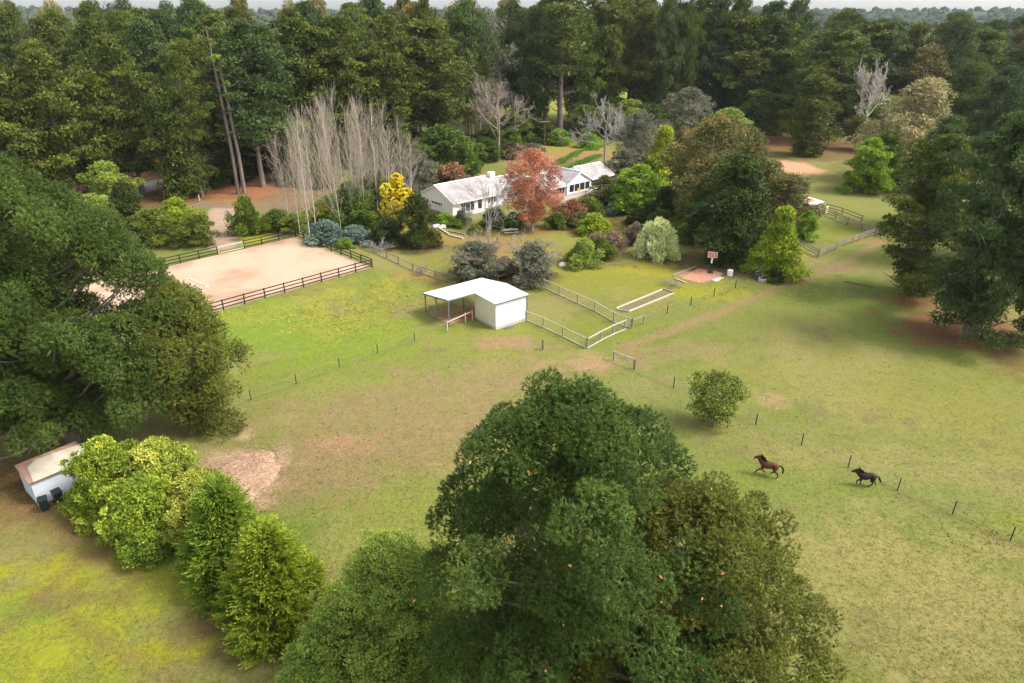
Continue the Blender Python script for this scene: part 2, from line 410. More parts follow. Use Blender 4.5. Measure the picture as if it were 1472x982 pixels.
# garden lawn
patch(680, 350, 150, 24, (.21, .20, .045), .8); patch(780, 340, 120, 16, (.24, .225, .045), .6); patch(880, 400, 110, 30, (.20, .21, .028), .8)
patch(960, 385, 80, 16, (.27, .25, .03), .6, rag=.9); patch(870, 390, 60, 8, (.28, .25, .03), .4, rag=1.2); patch(1010, 420, 60, 12, (.26, .25, .02), .7)
patch(720, 355, 60, 12, (.28, .15, .07), .6); patch(660, 345, 40, 10, (.30, .20, .06), .5); patch(770, 330, 60, 7, (.26, .12, .06), .7)
patch(700, 345, 90, 20, (.27, .17, .06), .35, rag=1.2); patch(880, 320, 50, 10, (.27, .22, .03), .6)
patch(620, 398, 60, 10, (.25, .16, .06), .6)
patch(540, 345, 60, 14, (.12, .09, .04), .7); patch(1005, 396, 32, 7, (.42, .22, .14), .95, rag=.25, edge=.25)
patch(790, 215, 130, 14, (.27, .22, .05), .7); patch(830, 225, 60, 8, (.30, .17, .09), .8)
patch(920, 432, 40, 8, (.2, .17, .05), .5)
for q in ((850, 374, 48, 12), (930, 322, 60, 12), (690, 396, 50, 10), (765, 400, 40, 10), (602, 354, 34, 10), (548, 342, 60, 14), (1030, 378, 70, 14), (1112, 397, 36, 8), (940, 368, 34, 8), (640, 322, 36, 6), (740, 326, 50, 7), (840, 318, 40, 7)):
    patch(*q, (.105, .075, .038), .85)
# right paddock beyond the fence
patch(1210, 290, 70, 40, (.185, .195, .055), .6); patch(1190, 335, 60, 16, (.19, .22, .035), .7)
patch(1160, 208, 110, 22, (.20, .10, .05), .85); patch(1143, 240, 32, 9, (.55, .30, .20), .95, rag=.4); patch(1210, 225, 50, 20, (.15, .13, .05), .6)
# litter beneath the big trees (fallen needles)
patch(1390, 470, 110, 26, (.19, .085, .045), .9, rag=.6); patch(1310, 432, 40, 12, (.22, .10, .05), .8); patch(1460, 520, 50, 20, (.16, .08, .04), .6)
# lower left yard
patch(60, 700, 150, 60, (.200, .115, .055), .9, rag=.5); patch(180, 770, 110, 40, (.17, .105, .05), .85, rag=.6)
patch(330, 900, 110, 60, (.125, .075, .035), .85, rag=.5); patch(90, 900, 200, 90, (.245, .265, .020), .9, rag=.7)  # first patch: brown soil with the hedge's cast shadow painted into it
patch(130, 860, 80, 16, (.17, .11, .055), .6, rag=1.1); patch(60, 820, 60, 16, (.29, .28, .022), .85, rag=1.); patch(230, 940, 100, 24, (.27, .26, .018), .8, rag=1.)
patch(30, 880, 60, 14, (.14, .20, .03), .7, rag=1.1)
strip([(0, 905), (60, 860), (120, 800), (200, 830)], .5, (.20, .13, .06), .5); strip([(60, 860), (160, 930), (250, 982)], .5, (.19, .13, .055), .5)
patch(150, 690, 140, 30, (.11, .06, .03), .8)
# forest floor on the left, drive and entry track
patch(330, 275, 150, 24, (.30, .125, .065), .95, rag=.4); patch(150, 250, 220, 40, (.18, .09, .05), .9, rag=.4); patch(60, 300, 200, 60, (.12, .08, .04), .8)
patch(480, 290, 120, 30, (.16, .12, .07), .7); patch(395, 300, 60, 12, (.25, .16, .10), .6)
strip([(322, 352), (318, 325), (322, 300)], 2.4, (.40, .28, .22), .95, edge=.35, rag=.3)
strip([(255, 296), (330, 298), (420, 290)], 1.2, (.20, .14, .12), .9, rag=.3)
patch(368, 343, 22, 9, (.28, .30, .02), .95, rag=.3)
strip([(120, 300), (230, 262), (300, 252), (400, 238), (520, 225)], 3.2, (.24, .23, .24), .95, edge=.3, rag=.2)
# beyond: open fields, then woodland
ff = sstep(246, 262, Y) * (X > -40) * (1 - sstep(560, 640, Y))
Cg = blend(Cg, (.26, .27, .045), ff * .55)
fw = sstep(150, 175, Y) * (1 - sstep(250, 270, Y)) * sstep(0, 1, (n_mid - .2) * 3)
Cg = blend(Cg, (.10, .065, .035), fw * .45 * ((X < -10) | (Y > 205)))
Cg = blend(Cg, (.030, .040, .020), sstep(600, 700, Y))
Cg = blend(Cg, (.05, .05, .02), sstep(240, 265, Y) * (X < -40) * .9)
Cg = blend(Cg, (.26, .27, .045), sstep(.58, .66, fbm(X, Y, 300, 77, 2)) * sstep(900, 1100, Y) * .5)

def ground_mat():
    m, nt, b, o = new_mat('paddock_ground')
    at = N(nt, 'ShaderNodeAttribute', attribute_name='gcol')
    tc = N(nt, 'ShaderNodeTexCoord'); vec = tc.outputs['Object']
    n1 = noise(nt, 3.2, 6, .75, vec=vec); r1 = ramp(nt, [(.30, (.74, .73, .70)), (.5, (1, 1, 1)), (.70, (1.22, 1.2, 1.16))], n1.outputs['Fac'])
    col = mixc(nt, .9, at.outputs['Color'], r1.outputs[0], 'MULTIPLY')
    n2 = noise(nt, .9, 6, .7, vec=vec); r2 = ramp(nt, [(.35, (.88, .92, .88)), (.6, (1.08, 1.05, 1.03))], n2.outputs['Fac'])
    col = mixc(nt, .8, col, r2.outputs[0], 'MULTIPLY')
    # grass tussocks: green dark dots, and dry stalks
    v = N(nt, 'ShaderNodeTexVoronoi'); v.inputs['Scale'].default_value = 2.6; nt.links.new(vec, v.inputs['Vector'])
    n3 = noise(nt, .35, 3, .6, vec=vec)
    dots = ramp(nt, [(.10, (1, 1, 1)), (.22, (0, 0, 0))], v.outputs['Distance'])
    area = ramp(nt, [(.50, (0, 0, 0)), (.62, (1, 1, 1))], n3.outputs['Fac'])
    ml = N(nt, 'ShaderNodeMath', operation='MULTIPLY'); nt.links.new(dots.outputs[0], ml.inputs[0]); nt.links.new(area.outputs[0], ml.inputs[1])
    ml2 = N(nt, 'ShaderNodeMath', operation='MULTIPLY'); nt.links.new(ml.outputs[0], ml2.inputs[0]); ml2.inputs[1].default_value = .25
    dk = mixc(nt, 1.0, col, (.45, .5, .35), 'MULTIPLY')
    col = mixc(nt, ml2.outputs[0], col, dk)
    n4 = noise(nt, 14, 3, .7, vec=vec); r4 = ramp(nt, [(.33, (.8, .8, .77)), (.5, (1, 1, 1)), (.72, (1.18, 1.16, 1.12))], n4.outputs['Fac'])
    col = mixc(nt, .85, col, r4.outputs[0], 'MULTIPLY')
    nt.links.new(col, b.inputs['Base Color'])
    b.inputs['Roughness'].default_value = .95; b.inputs['Specular IOR Level'].default_value = .1
    bp = N(nt, 'ShaderNodeBump'); bp.inputs['Strength'].default_value = .8; bp.inputs['Distance'].default_value = .12
    nt.links.new(n1.outputs['Fac'], bp.inputs['Height']); nt.links.new(bp.outputs[0], b.inputs['Normal'])
    return m
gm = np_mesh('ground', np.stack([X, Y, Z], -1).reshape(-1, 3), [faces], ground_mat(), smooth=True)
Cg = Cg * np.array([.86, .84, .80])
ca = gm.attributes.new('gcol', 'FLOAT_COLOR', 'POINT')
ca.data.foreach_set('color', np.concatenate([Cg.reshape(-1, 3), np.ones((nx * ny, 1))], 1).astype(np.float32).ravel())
ground = tag(link('ground', gm), 'grass paddocks, garden lawn and bare soil', kind='structure')

# ------------------------------------------------------------------ plants: generators
def leaves_mesh(name, mat, c, d, L, W, var, wide=.5, r=None, face=None, fj=.42):
    """diamond leaves: base c, axis d, lengths L, widths W"""
    r = r or rng
    n = len(c); L = np.broadcast_to(L, n)[:, None]; W = np.broadcast_to(W, n)[:, None]
    # leaves turn their faces roughly outward and up, as they do towards the light
    sd = unit(np.cross(d, r.normal(size=(n, 3)) if face is None else face + r.normal(size=(n, 3)) * fj))
    v = np.stack([c, c + d * L * wide + sd * W / 2, c + d * L, c + d * L * wide - sd * W / 2], 1).reshape(-1, 3)
    f = np.arange(4 * n).reshape(n, 4)
    return np_mesh(name, v, [f], mat, var)

def ell_samples(r, lobes, per_area, lo=-.35, shell=(.82, 1.05), cull=.62):
    """points with outward normals over the surfaces of ellipsoid lobes (cx,cy,cz,rx,ry,rz)"""
    P_, N_, I_ = [], [], []
    lob = np.array(lobes)
    for i, (cx, cy, cz, a, b, c) in enumerate(lobes):
        area = 4 * math.pi * ((a * b) ** 1.6 / 3 + (a * c) ** 1.6 / 3 + (b * c) ** 1.6 / 3) ** (1 / 1.6)
        n = max(4, int(area * per_area))
        q = unit(r.normal(size=(n, 3))); keep = (q[:, 2] > lo) | (r.random(n) < .12); q = q[keep]
        k = r.uniform(shell[0], shell[1], (len(q), 1))
        P_.append(np.array([cx, cy, cz]) + q * np.array([a, b, c]) * k)
        N_.append(unit(q / np.array([a, b, c]))); I_.append(np.full(len(q), i))
    P_, N_, I_ = np.concatenate(P_), np.concatenate(N_), np.concatenate(I_)
    inside = np.zeros(len(P_), bool)
    for i in range(len(lob)):
        qq = (P_ - lob[i, :3]) / lob[i, 3:]
        inside |= ((qq ** 2).sum(1) < cull ** 2) & (I_ != i)
    return P_[~inside], N_[~inside], I_[~inside]

def crown(name, mat, lobes, seed, clump_area=.9, rc=.6, nleaf=14, L=.4, W=.16, up=.25, squash=.7, align=.8, lo=-.35, rand_axis=.55, cull=.62, tiplobe=0, fill=1):
    r = np.random.default_rng(seed)
    C, Nn, I = ell_samples(r, lobes, 1 / clump_area, lo, cull=cull)
    m = len(C)
    lv = r.normal(.42, .20, len(lobes)); cv = r.normal(0, .16, m)
    k = np.repeat(np.arange(m), nleaf); n = len(k)
    d = unit(Nn[k] * align + r.normal(size=(n, 3)) * .75 + np.array([0, 0, up]))
    rr = rc * r.uniform(.75, 1.25, m)
    pos = C[k] + d * (rr[k] * r.uniform(.25, 1., n))[:, None] * np.array([1, 1, squash])
    ax = unit(d + r.normal(size=(n, 3)) * rand_axis + np.array([0, 0, up]))
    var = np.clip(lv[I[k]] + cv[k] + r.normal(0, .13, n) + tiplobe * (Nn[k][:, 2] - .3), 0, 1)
    face = unit(d + Nn[k] * .5 + np.array([0, 0, .45])); Ls = L * r.uniform(.7, 1.3, n); Ws = W * r.uniform(.7, 1.3, n)
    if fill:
        # older foliage inside each bough, coloured darker to paint shade into the crevices
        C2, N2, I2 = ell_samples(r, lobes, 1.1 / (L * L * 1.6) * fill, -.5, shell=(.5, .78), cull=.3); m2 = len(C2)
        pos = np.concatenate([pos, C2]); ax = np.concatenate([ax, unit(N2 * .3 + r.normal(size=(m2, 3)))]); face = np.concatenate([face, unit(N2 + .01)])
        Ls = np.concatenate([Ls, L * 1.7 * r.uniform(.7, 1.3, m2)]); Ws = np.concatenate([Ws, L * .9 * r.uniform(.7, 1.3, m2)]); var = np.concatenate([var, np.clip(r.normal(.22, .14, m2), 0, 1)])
    return leaves_mesh(name, mat, pos, ax, Ls, Ws, var, r=r, face=face)

def prof(kind, t):
    if kind == 'bigpine': return (.84 + .40 * t) if t < .4 else 1.0 * max(.03, 1 - ((t - .4) / .62) ** 1.9) ** .5
    if kind == 'round': return math.sqrt(max(0, 1 - (1.15 * t - .28) ** 2 / .83)) if t < 1 else .1
    if kind == 'pine': return (.62 + .5 * t if t < .45 else .845 * math.sqrt(max(.02, 1 - ((t - .45) / .56) ** 2.2)) + .0) * 1.15
    if kind == 'ball': return 1.06 * max(.05, 1 - (2 * t - .98) ** 2) ** .5
    if kind == 'cone': return 1.02 - .88 * t ** 1.1
    if kind == 'dome': return math.sqrt(max(.03, 1 - t ** 2.5))
    if kind == 'vase': return .45 + .75 * math.sin(min(1, t * 1.15) * 2.2)
    return 1
def tree_lobes(seed, H, R, base, kind, n, lr, flat=.55, inner=.3, jitter=.16, squeeze=1.0):
    """lobes along limbs: returns lobes and limb endpoints"""
    r = np.random.default_rng(seed); out = []; limbs = []
    for i in range(n):
        t = ((i + .5) / n) ** .92
        z = base + (H - base) * t * .97
        a = i * 2.39996 + r.normal(0, .35)
        rr = R * prof(kind, t) * r.uniform(1 - 2 * jitter, 1 + jitter)
        l = lr * r.uniform(.7, 1.25) * (1 - .28 * t)
        d = max(0, rr - l * .85)
        if r.random() < inner: d *= r.uniform(.2, .7)
        cx, cy = d * math.cos(a), d * math.sin(a)
        out.append((cx, cy, z - l * flat * .5, l * r.uniform(.85, 1.2), l * r.uniform(.85, 1.2), l * flat * r.uniform(.8, 1.2)))
        limbs.append(((cx, cy, z - l * flat), d))
    out.append((0, 0, H - lr * .8, lr * .8, lr * .8, lr * .6))
    return out, limbs
def limb_tubes(T, seed, H, limbs, r0, lean=0, frac=1.0, k=5):
    r = np.random.default_rng(seed + 5)
    for (e, d) in limbs:
        if r.random() > frac: continue
        zs = max(H * .08, e[2] - d * r.uniform(.35, .75))
        rb = max(.04, r0 * .38 * (1 - zs / H * .6))
        mid = (e[0] * .5 + r.normal(0, .15), e[1] * .5 + r.normal(0, .15), (zs + e[2]) / 2 - d * .06)
        T.path([(0, 0, zs), mid, (e[0] * .95, e[1] * .95, e[2])], [rb, rb * .65, rb * .25], k)
def trunk_path(T, seed, H, r0, wob=.25, k=9, top=.97):
    r = np.random.default_rng(seed + 9); pts = []; rad_ = []
    n = 9
    for i in range(n + 1):
        t = i / n; s = wob * math.sin(t * 3.1) * (1 if i not in (0,) else 0)
        pts.append((s * math.sin(seed), s * math.cos(seed), H * top * t - (.3 if i == 0 else 0))); rad_.append(r0 * (1.35 if i == 0 else 1) * (1 - .86 * t))
    T.path(pts, rad_, k)

PROTO = {}
def make_tree(key, H, R, base, kind, n, lr, mat, bark='bark_pine', seed=1, flat=.55, r0=None, limbfrac=1, extra_dead=0, **kw):
    lobes, limbs = tree_lobes(seed, H, R, base, kind, n, lr, flat, kw.pop('inner', .3), kw.pop('jitter', .16))
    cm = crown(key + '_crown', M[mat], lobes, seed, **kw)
    T = Tubes(); r0 = r0 or H * .014
    trunk_path(T, seed, H, r0); limb_tubes(T, seed, H, limbs, r0, frac=limbfrac)
    r = np.random.default_rng(seed + 3)
    for i in range(extra_dead):
        z = r.uniform(base * .45, base * 1.15); a = r.uniform(0, 6.28); l = r.uniform(1.5, R * .7)
        T.path([(0, 0, z), (l * .6 * math.cos(a), l * .6 * math.sin(a), z + l * .1), (l * math.cos(a + .2), l * math.sin(a + .2), z + l * .35)], [.09, .06, .02], 4)
    PROTO[key] = dict(H=H, R=R, parts=[('trunk', T.mesh(key + '_trunk', M[bark])), ('crown', cm)])
    return PROTO[key]

def bare_tubes(T, r, p, d, L, rad_, lvl, spread=.5, kids=4, upb=.3, k=4, decay=.62, minr=.012):
    """recursive bare branching"""
    d = unit(np.array(d, float)); pts = [np.array(p, float)]; n = 3 if lvl > 0 else 2
    dd = d.copy()
    for i in range(n):
        dd = unit(dd + r.normal(size=3) * .14 + np.array([0, 0, upb * .15])); pts.append(pts[-1] + dd * L / n)
    rr = [max(minr, rad_ * (1 - .6 * i / n)) for i in range(n + 1)]
    T.path(pts, rr, k if lvl > 1 else 3)
    if lvl == 0: return
    for j in range(kids):
        t = r.uniform(.25, 1.0) if j else 1.0
        i = min(n - 1, int(t * n)); f = t * n - i; q = pts[i] * (1 - f) + pts[i + 1] * f
        nd = unit(dd + r.normal(size=3) * spread + np.array([0, 0, upb]))
        bare_tubes(T, r, q, nd, L * decay * r.uniform(.7, 1.15), rad_ * .5 * (1.2 - .5 * t), lvl - 1, spread, kids, upb, k, decay, minr)

def make_bare(key, H, seed, bark, style='round', minr=.014):
    r = np.random.default_rng(seed); T = Tubes(); B = Tubes()
    if style == 'poplar':
        trunk_path(T, seed, H, H * .0062, .35, 6)
        for i in range(56):
            z = H * (.14 + .83 * i / 56); a = r.uniform(0, 6.28); l = (1.2 + 2.9 * (1 - z / H)) * r.uniform(.7, 1.2)
            bare_tubes(B, r, (0, 0, z), (math.cos(a) * .7, math.sin(a) * .7, .75), l, .022, 1, .42, 6, .45, 3, .6, minr)
    else:
        nb = {'round': 9, 'birch': 7, 'dead': 10, 'shrub': 12}[style]
        st = {'round': .25, 'birch': .25, 'dead': .22, 'shrub': .02}[style]
        if style == 'birch':
            for q in range(3):
                a = q * 2.1; T.path([(0, 0, -.2), (.3 * math.cos(a), .3 * math.sin(a), H * .4), (.7 * math.cos(a), .7 * math.sin(a), H * .85)], [H * .008, H * .006, .015], 6)
        elif style != 'shrub': trunk_path(T, seed, H * .8, H * .02, .2, 7)
        else: T.path([(0, 0, -.2), (0, 0, H * .2)], [.12, .09], 5)
        for i in range(nb):
            z = H * (st + (.62 - st) * i / nb) if style != 'shrub' else .1; a = i * 2.4 + r.normal(0, .3)
            out = {'round': .8, 'birch': .55, 'dead': 1.0, 'shrub': .8}[style]
            bare_tubes(B, r, (0, 0, z), (math.cos(a) * out, math.sin(a) * out, r.uniform(.35, .8)), H * .32 * (1.15 - .4 * i / nb), H * {'bark_white': .010}.get(bark, .0062 if style != 'birch' else .0038), 3 if style != 'shrub' else 2, .48, 5, .22, 4, .6, minr)
    PROTO[key] = dict(H=H, R=H * {'poplar': .17, 'shrub': .5}.get(style, .46), parts=[('trunk', T.mesh(key + '_trunk', M[bark])), ('branches', B.mesh(key + '_branches', M['twig_poplar' if style == 'poplar' else bark]))])

def spawn(key, name, loc, h=None, w=None, rot=None, label=None, cat='tree', group=None, mat=None, bark=None, tilt=0, tiltdir=0):
    p = PROTO[key]; sz = (h / p['H']) if h else 1.0; sx = (w / (2 * p['R'])) if w else sz
    o = thing(name, loc, random.uniform(0, 6.28) if rot is None else rot, label, cat, group, (sx, sx, sz))
    if tilt: o.rotation_euler = (tilt * math.sin(tiltdir), tilt * math.cos(tiltdir), o.rotation_euler[2])
    for nm, me in p['parts']:
        c = link(nm, me, o)
        mm = mat if nm in ('crown', 'foliage', 'flowers') else (bark if nm in ('trunk', 'branches', 'stems') else None)
        if mm:
            c.material_slots[0].link = 'OBJECT'; c.material_slots[0].material = M[mm]
    return o
def at_px(key, name, bx, by, ty, wpx, label, cat='tree', group=None, mat=None, rot=None, bark=None, tilt=0, tiltdir=0):
    g = G(bx, by); s = pxm(g)
    # crown's own distance from the camera is nearer to the lens than its foot
    zt = ztop(g, ty); mid = Vector((g.x, g.y, (g.z + zt) / 2))
    return spawn(key, name, g - Vector((0, 0, .05)), max(.5, zt - g.z), wpx / pxm(mid), rot, label, cat, group, mat, bark, tilt, tiltdir)

# far and middle-distance pines
for i in range(4):
    make_tree(f'pine_tall{i}', 34, 7.2, [8, 11, 5, 10][i], 'bigpine', 62, 2.2, 'pine', seed=20 + i, flat=.36, clump_area=1.0, rc=.75, nleaf=14, L=.55, W=.22, up=.3, extra_dead=10, limbfrac=.9, jitter=.24, lo=-.12, cull=.5)
for i in range(2):
    make_tree(f'pine_open{i}', 36, 6.8, 15, 'bigpine', 36, 2.3, 'pine', seed=30 + i, flat=.36, clump_area=1.1, rc=.7, nleaf=13, L=.55, W=.2, up=.3, extra_dead=22, limbfrac=1, jitter=.3, lo=-.15, fill=.5)
for i in range(3):
    make_tree(f'pine_round{i}', 26, 9, [5, 7, 4][i], 'bigpine', 72, 2.4, 'pine', seed=45 + i, flat=.42, clump_area=1.1, rc=.8, nleaf=15, L=.5, W=.2, up=.3, extra_dead=8, limbfrac=.8, jitter=.16, lo=-.1, cull=.5)
for i in range(2):
    make_tree(f'pine_low{i}', 20, 6, 1.2, 'pine', 40, 2.3, 'pine', seed=40 + i, flat=.55, clump_area=1.0, rc=.75, nleaf=13, L=.5, W=.2, up=.25, jitter=.2)
for i in range(2):
    make_tree(f'pine_mid{i}', 22, 7.8, 1.8, 'bigpine', 88, 1.9, 'pine_blue', seed=50 + i, flat=.33, clump_area=.5, rc=.5, nleaf=18, L=.36, W=.11, up=.35, jitter=.3, inner=.4, extra_dead=16, lo=-.15, cull=.5)
for i in range(3):
    make_tree(f'gum{i}', 16, 6, [4, 3, 5][i], 'dome', 34, 1.9, 'euc', 'bark_pale', seed=60 + i, flat=.65, clump_area=.7, rc=.55, nleaf=14, L=.4, W=.13, up=-.15, jitter=.22, tiplobe=.25, lo=-.6, fill=.4)
for i in range(3):
    make_tree(f'bush{i}', 3, 2, .35, 'dome', 24, .72, 'midgreen', 'bark_twig', seed=70 + i, flat=.8, jitter=.3, clump_area=.12, rc=.26, nleaf=12, L=.2, W=.10, up=.1, r0=.08, lo=-.8)
make_tree('clipped', 3, 2, .2, 'dome', 46, .55, 'midgreen', 'bark_twig', seed=79, flat=.85, jitter=.05, inner=.15, clump_area=.10, rc=.24, nleaf=13, L=.19, W=.10, up=.1, r0=.08, lo=-.9)
for i in range(2):
    make_tree(f'broad{i}', 9, 4.2, .8, 'round', 38, 1.25, 'midgreen', 'bark_twig', seed=80 + i, flat=.75, jitter=.26, clump_area=.35, rc=.4, nleaf=13, L=.30, W=.15, up=.1, lo=-.6)
for i in range(2):
    make_tree(f'conifer{i}', 8, 3.8, .3, ['dome', 'cone'][i], [64, 84][i], [1.0, .95][i], 'yellowgreen', 'bark_twig', seed=90 + i, flat=.36, clump_area=.20, rc=.34, nleaf=13, L=.28, W=.12, up=.0, lo=-.3, tiplobe=.1)
make_tree('smalltree', 5, 2.6, .9, 'ball', 34, .85, 'midgreen', 'bark_grey', seed=99, flat=.75, clump_area=.2, rc=.28, nleaf=11, L=.19, W=.09, r0=.13, fill=.3)
make_bare('poplar0', 12, 201, 'bark_poplar', 'poplar', .009); make_bare('poplar1', 12, 202, 'bark_poplar', 'poplar', .009); make_bare('poplar2', 12, 203, 'bark_poplar', 'poplar', .009)
make_bare('bare_round', 9, 211, 'bark_grey', 'round'); make_bare('bare_dead', 9, 213, 'bark_pale', 'dead', .018); make_bare('bare_birch', 9, 215, 'bark_grey', 'birch', .012)
make_bare('bare_crooked', 9, 219, 'bark_white', 'dead', .03)
make_bare('bare_shrub', 3, 217, 'bark_twig', 'shrub', .010)

# ------------------------------------------------------------------ foreground trees (own meshes, needle tufts)
def tuft_crown(name, mat, lobes, seed, clump_area, rc, tufts, blades, L, W, lo=-.3, cull=.62, up=.35):
    """lobes > clumps > needle tufts (each a rosette of thin blades)"""
    r = np.random.default_rng(seed)
    C, Nn, I = ell_samples(r, lobes, 1 / clump_area, lo, shell=(.88, 1.02), cull=cull)
    m = len(C); lv = r.normal(.40, .16, len(lobes)); cv = r.normal(0, .13, m)
    # rosettes spread evenly over the outer side of every little mound
    fi = np.arange(tufts) + .5; zc = 1 - fi / tufts * 1.25; sn_ = np.sqrt(1 - zc ** 2); ph = fi * 2.39996
    cap = np.stack([sn_ * np.cos(ph), sn_ * np.sin(ph), zc], 1)
    w_ = unit(Nn + np.array([0, 0, up]) * .8); u_ = unit(np.cross(w_, r.normal(size=(m, 3)))); v_ = np.cross(w_, u_)
    rr = rc * r.uniform(.75, 1.25, m)
    d = (cap[None, :, 0, None] * u_[:, None] + cap[None, :, 1, None] * v_[:, None] + cap[None, :, 2, None] * w_[:, None]).reshape(-1, 3)
    k = np.repeat(np.arange(m), tufts); n = len(k)
    d = unit(d + r.normal(size=(n, 3)) * .12)
    tp = C[k] + d * (rr[k] * r.uniform(.85, 1.08, n))[:, None]
    tv = np.clip(lv[I[k]] + cv[k] + r.normal(0, .06, n), 0, 1)
    q = np.repeat(np.arange(n), blades); nb = len(q)
    ax = unit(d[q] * .80 + r.normal(size=(nb, 3)) * .55)
    base = tp[q] - d[q] * r.uniform(0, .5, nb)[:, None] * L
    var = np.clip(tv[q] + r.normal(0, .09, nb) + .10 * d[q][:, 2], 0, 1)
    face = unit(d[q] + np.array([0, 0, .3])); Ls = L * r.uniform(.7, 1.2, nb); Ws = W * r.uniform(.8, 1.2, nb)
    # older inner foliage added to block light, its colour darkened like shaded gaps
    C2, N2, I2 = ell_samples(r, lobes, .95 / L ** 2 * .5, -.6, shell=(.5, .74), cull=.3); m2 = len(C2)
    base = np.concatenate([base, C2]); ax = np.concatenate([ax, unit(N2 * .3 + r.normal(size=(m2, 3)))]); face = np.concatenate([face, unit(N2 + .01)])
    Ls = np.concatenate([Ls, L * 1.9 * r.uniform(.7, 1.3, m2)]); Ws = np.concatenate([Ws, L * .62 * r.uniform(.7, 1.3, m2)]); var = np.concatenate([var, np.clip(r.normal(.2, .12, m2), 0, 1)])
    return leaves_mesh(name, mat, base, ax, Ls, Ws, var, wide=.4, r=r, face=face, fj=.35), tp, d

def cone_mesh():
    b = MB(); b.cyl((0, 0, 0), (0, 0, .05), .02, .032, 6); b.cyl((0, 0, .05), (0, 0, .12), .032, .008, 6)
    return b.mesh('pine_cone', M['cone'])
M['cone'] = surf('young_cone', (.42, .15, .06), (.58, .26, .12), 20, .8, .2)
CONE = cone_mesh()

def big_pine(name, label, bx, by_world, H, R, base, n, lr, seed, mat, ncones, tuft=(.55, .5, 9, 22, .27, .030), flat=.62, kind='pine', group=None, jit=.16, lo=-.3, rot=0):
    x, y = bx, by_world; z = float(hgt(x, y))
    lobes, limbs = tree_lobes(seed, H, R, base, kind, n, lr, flat, .34, jit)
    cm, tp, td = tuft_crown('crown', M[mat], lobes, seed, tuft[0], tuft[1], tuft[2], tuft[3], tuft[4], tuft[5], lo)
    T = Tubes(); trunk_path(T, seed, H, H * .019, .3, 12); limb_tubes(T, seed, H, limbs, H * .019, 1, k=7)
    r = np.random.default_rng(seed + 77)
    # fine dead twigs inside the crown
    for i in range(60):
        zz = r.uniform(base, H * .7); a = r.uniform(0, 6.28); l = r.uniform(1.0, R * .5)
        T.path([(0, 0, zz), (l * .5 * math.cos(a), l * .5 * math.sin(a), zz + .2 * l), (l * math.cos(a + .2), l * math.sin(a + .2), zz + .5 * l)], [.06, .04, .012], 4)
    o = thing('pine_tree', (x, y, z - .1), rot, label, 'pine tree', group)
    link('trunk', T.mesh('trunk', M['bark_pine']), o); link('crown', cm, o)
    if ncones:
        # cones where the camera side and the top of the crown show them
        view = unit(np.array([-x, -y, CAMH - H * .6])); ok = np.where((td @ view) > .35)[0]
        for i in r.choice(ok, ncones, replace=False):
            c = link('pine_cone', CONE, o); c.location = tp[i] + td[i] * .22
            c.rotation_euler = Vector(td[i]).to_track_quat('Z', 'Y').to_euler(); s = r.uniform(1.0, 1.6); c.scale = (s, s, s)
    return o

big_pine('a', 'large dark green pine with orange cones and rounded top, taller of the two near pines', 2.3, 21.8, 21.9, 6.8, 3.5, 105, 1.45, 301, 'pine_fore', 80, tuft=(.60, .45, 24, 14, .17, .028), flat=.74, jit=.10, kind='bigpine', lo=-.35)
big_pine('b', 'broad olive green pine with reddish cones, right of the rounded near pine', 7.9, 22.0, 17.0, 5.9, 2.5, 88, 1.35, 302, 'pine_olive', 60, tuft=(.60, .43, 23, 14, .17, .028), flat=.66, jit=.14, lo=-.3, kind='bigpine')
big_pine('c', 'huge spreading dark pine towering over the blue grey shed and sand arena', -38.6, 50.5, 25.0, 10.8, 4.0, 155, 1.9, 303, 'pine_fore', 0, tuft=(1.05, .66, 20, 10, .27, .05), flat=.62, jit=.12, kind='dome', lo=-.3)
big_pine('c2', 'shorter dense low crowned pine between the huge spreading pine and the straw heap', -28.3, 53.5, 14.0, 4.6, 1.0, 44, 1.7, 304, 'pine_olive', 0, tuft=(.8, .6, 14, 9, .28, .055), flat=.6, jit=.18)
big_pine('c3', 'dark pine behind the blue grey shed, under the huge spreading pine', -41, 52, 17, 7.5, 3.0, 44, 2.1, 305, 'pine_fore', 0, tuft=(1.1, .7, 14, 9, .32, .06), flat=.6, jit=.2)

def bush_tree(label, cx, cy, H, R, n, lr, seed, mat, nm='hedge_shrub', cat='shrub', kind='dome', flat=.8, area=.20, rc=.38, nleaf=34, L=.19, W=.11, base=.4, group=None, asp=1, rot=0, **kw):
    z = float(hgt(cx, cy)); lobes, limbs = tree_lobes(seed, H, R, base, kind, n, lr, flat, .3, kw.pop('jitter', .13))
    cm = crown('crown', M[mat], lobes, seed, clump_area=area, rc=rc, nleaf=nleaf, L=L, W=W, **kw)
    T = Tubes(); trunk_path(T, seed, H * .9, .12, .1, 7); limb_tubes(T, seed, H, limbs, .13, k=5)
    o = thing(nm, (cx, cy, z - .05), rot, label, cat, group, (1, asp, 1))
    link('trunk', T.mesh('trunk', M['bark_pine']), o); link('crown', cm, o)
    return o
HG = 'shrubs and trees in the hedge row along the yard'
bush_tree('green laurel shrub beside the blue grey shed at the far end of the hedge row', -30.3, 42.0, 6.0, 3.4, 62, .85, 311, 'laurel', group=HG, up=.2, lo=-.7)
bush_tree('laurel shrub with yellow tipped leaves, next to the straw heap in the hedge row', -26.8, 42.4, 5.5, 3.2, 62, .85, 312, 'laurel_gold', group=HG, up=.2, lo=-.7)
bush_tree('bright green laurel shrub on the yard side, in front of the yellow tipped ones', -25.6, 38.2, 5.2, 3.0, 62, .85, 313, 'laurel', group=HG, up=.2, lo=-.7)
bush_tree('golden green laurel shrub touching the darker cypress in the hedge row', -22.0, 38.6, 5.3, 2.9, 62, .85, 314, 'laurel_gold', group=HG, up=.2, lo=-.7)
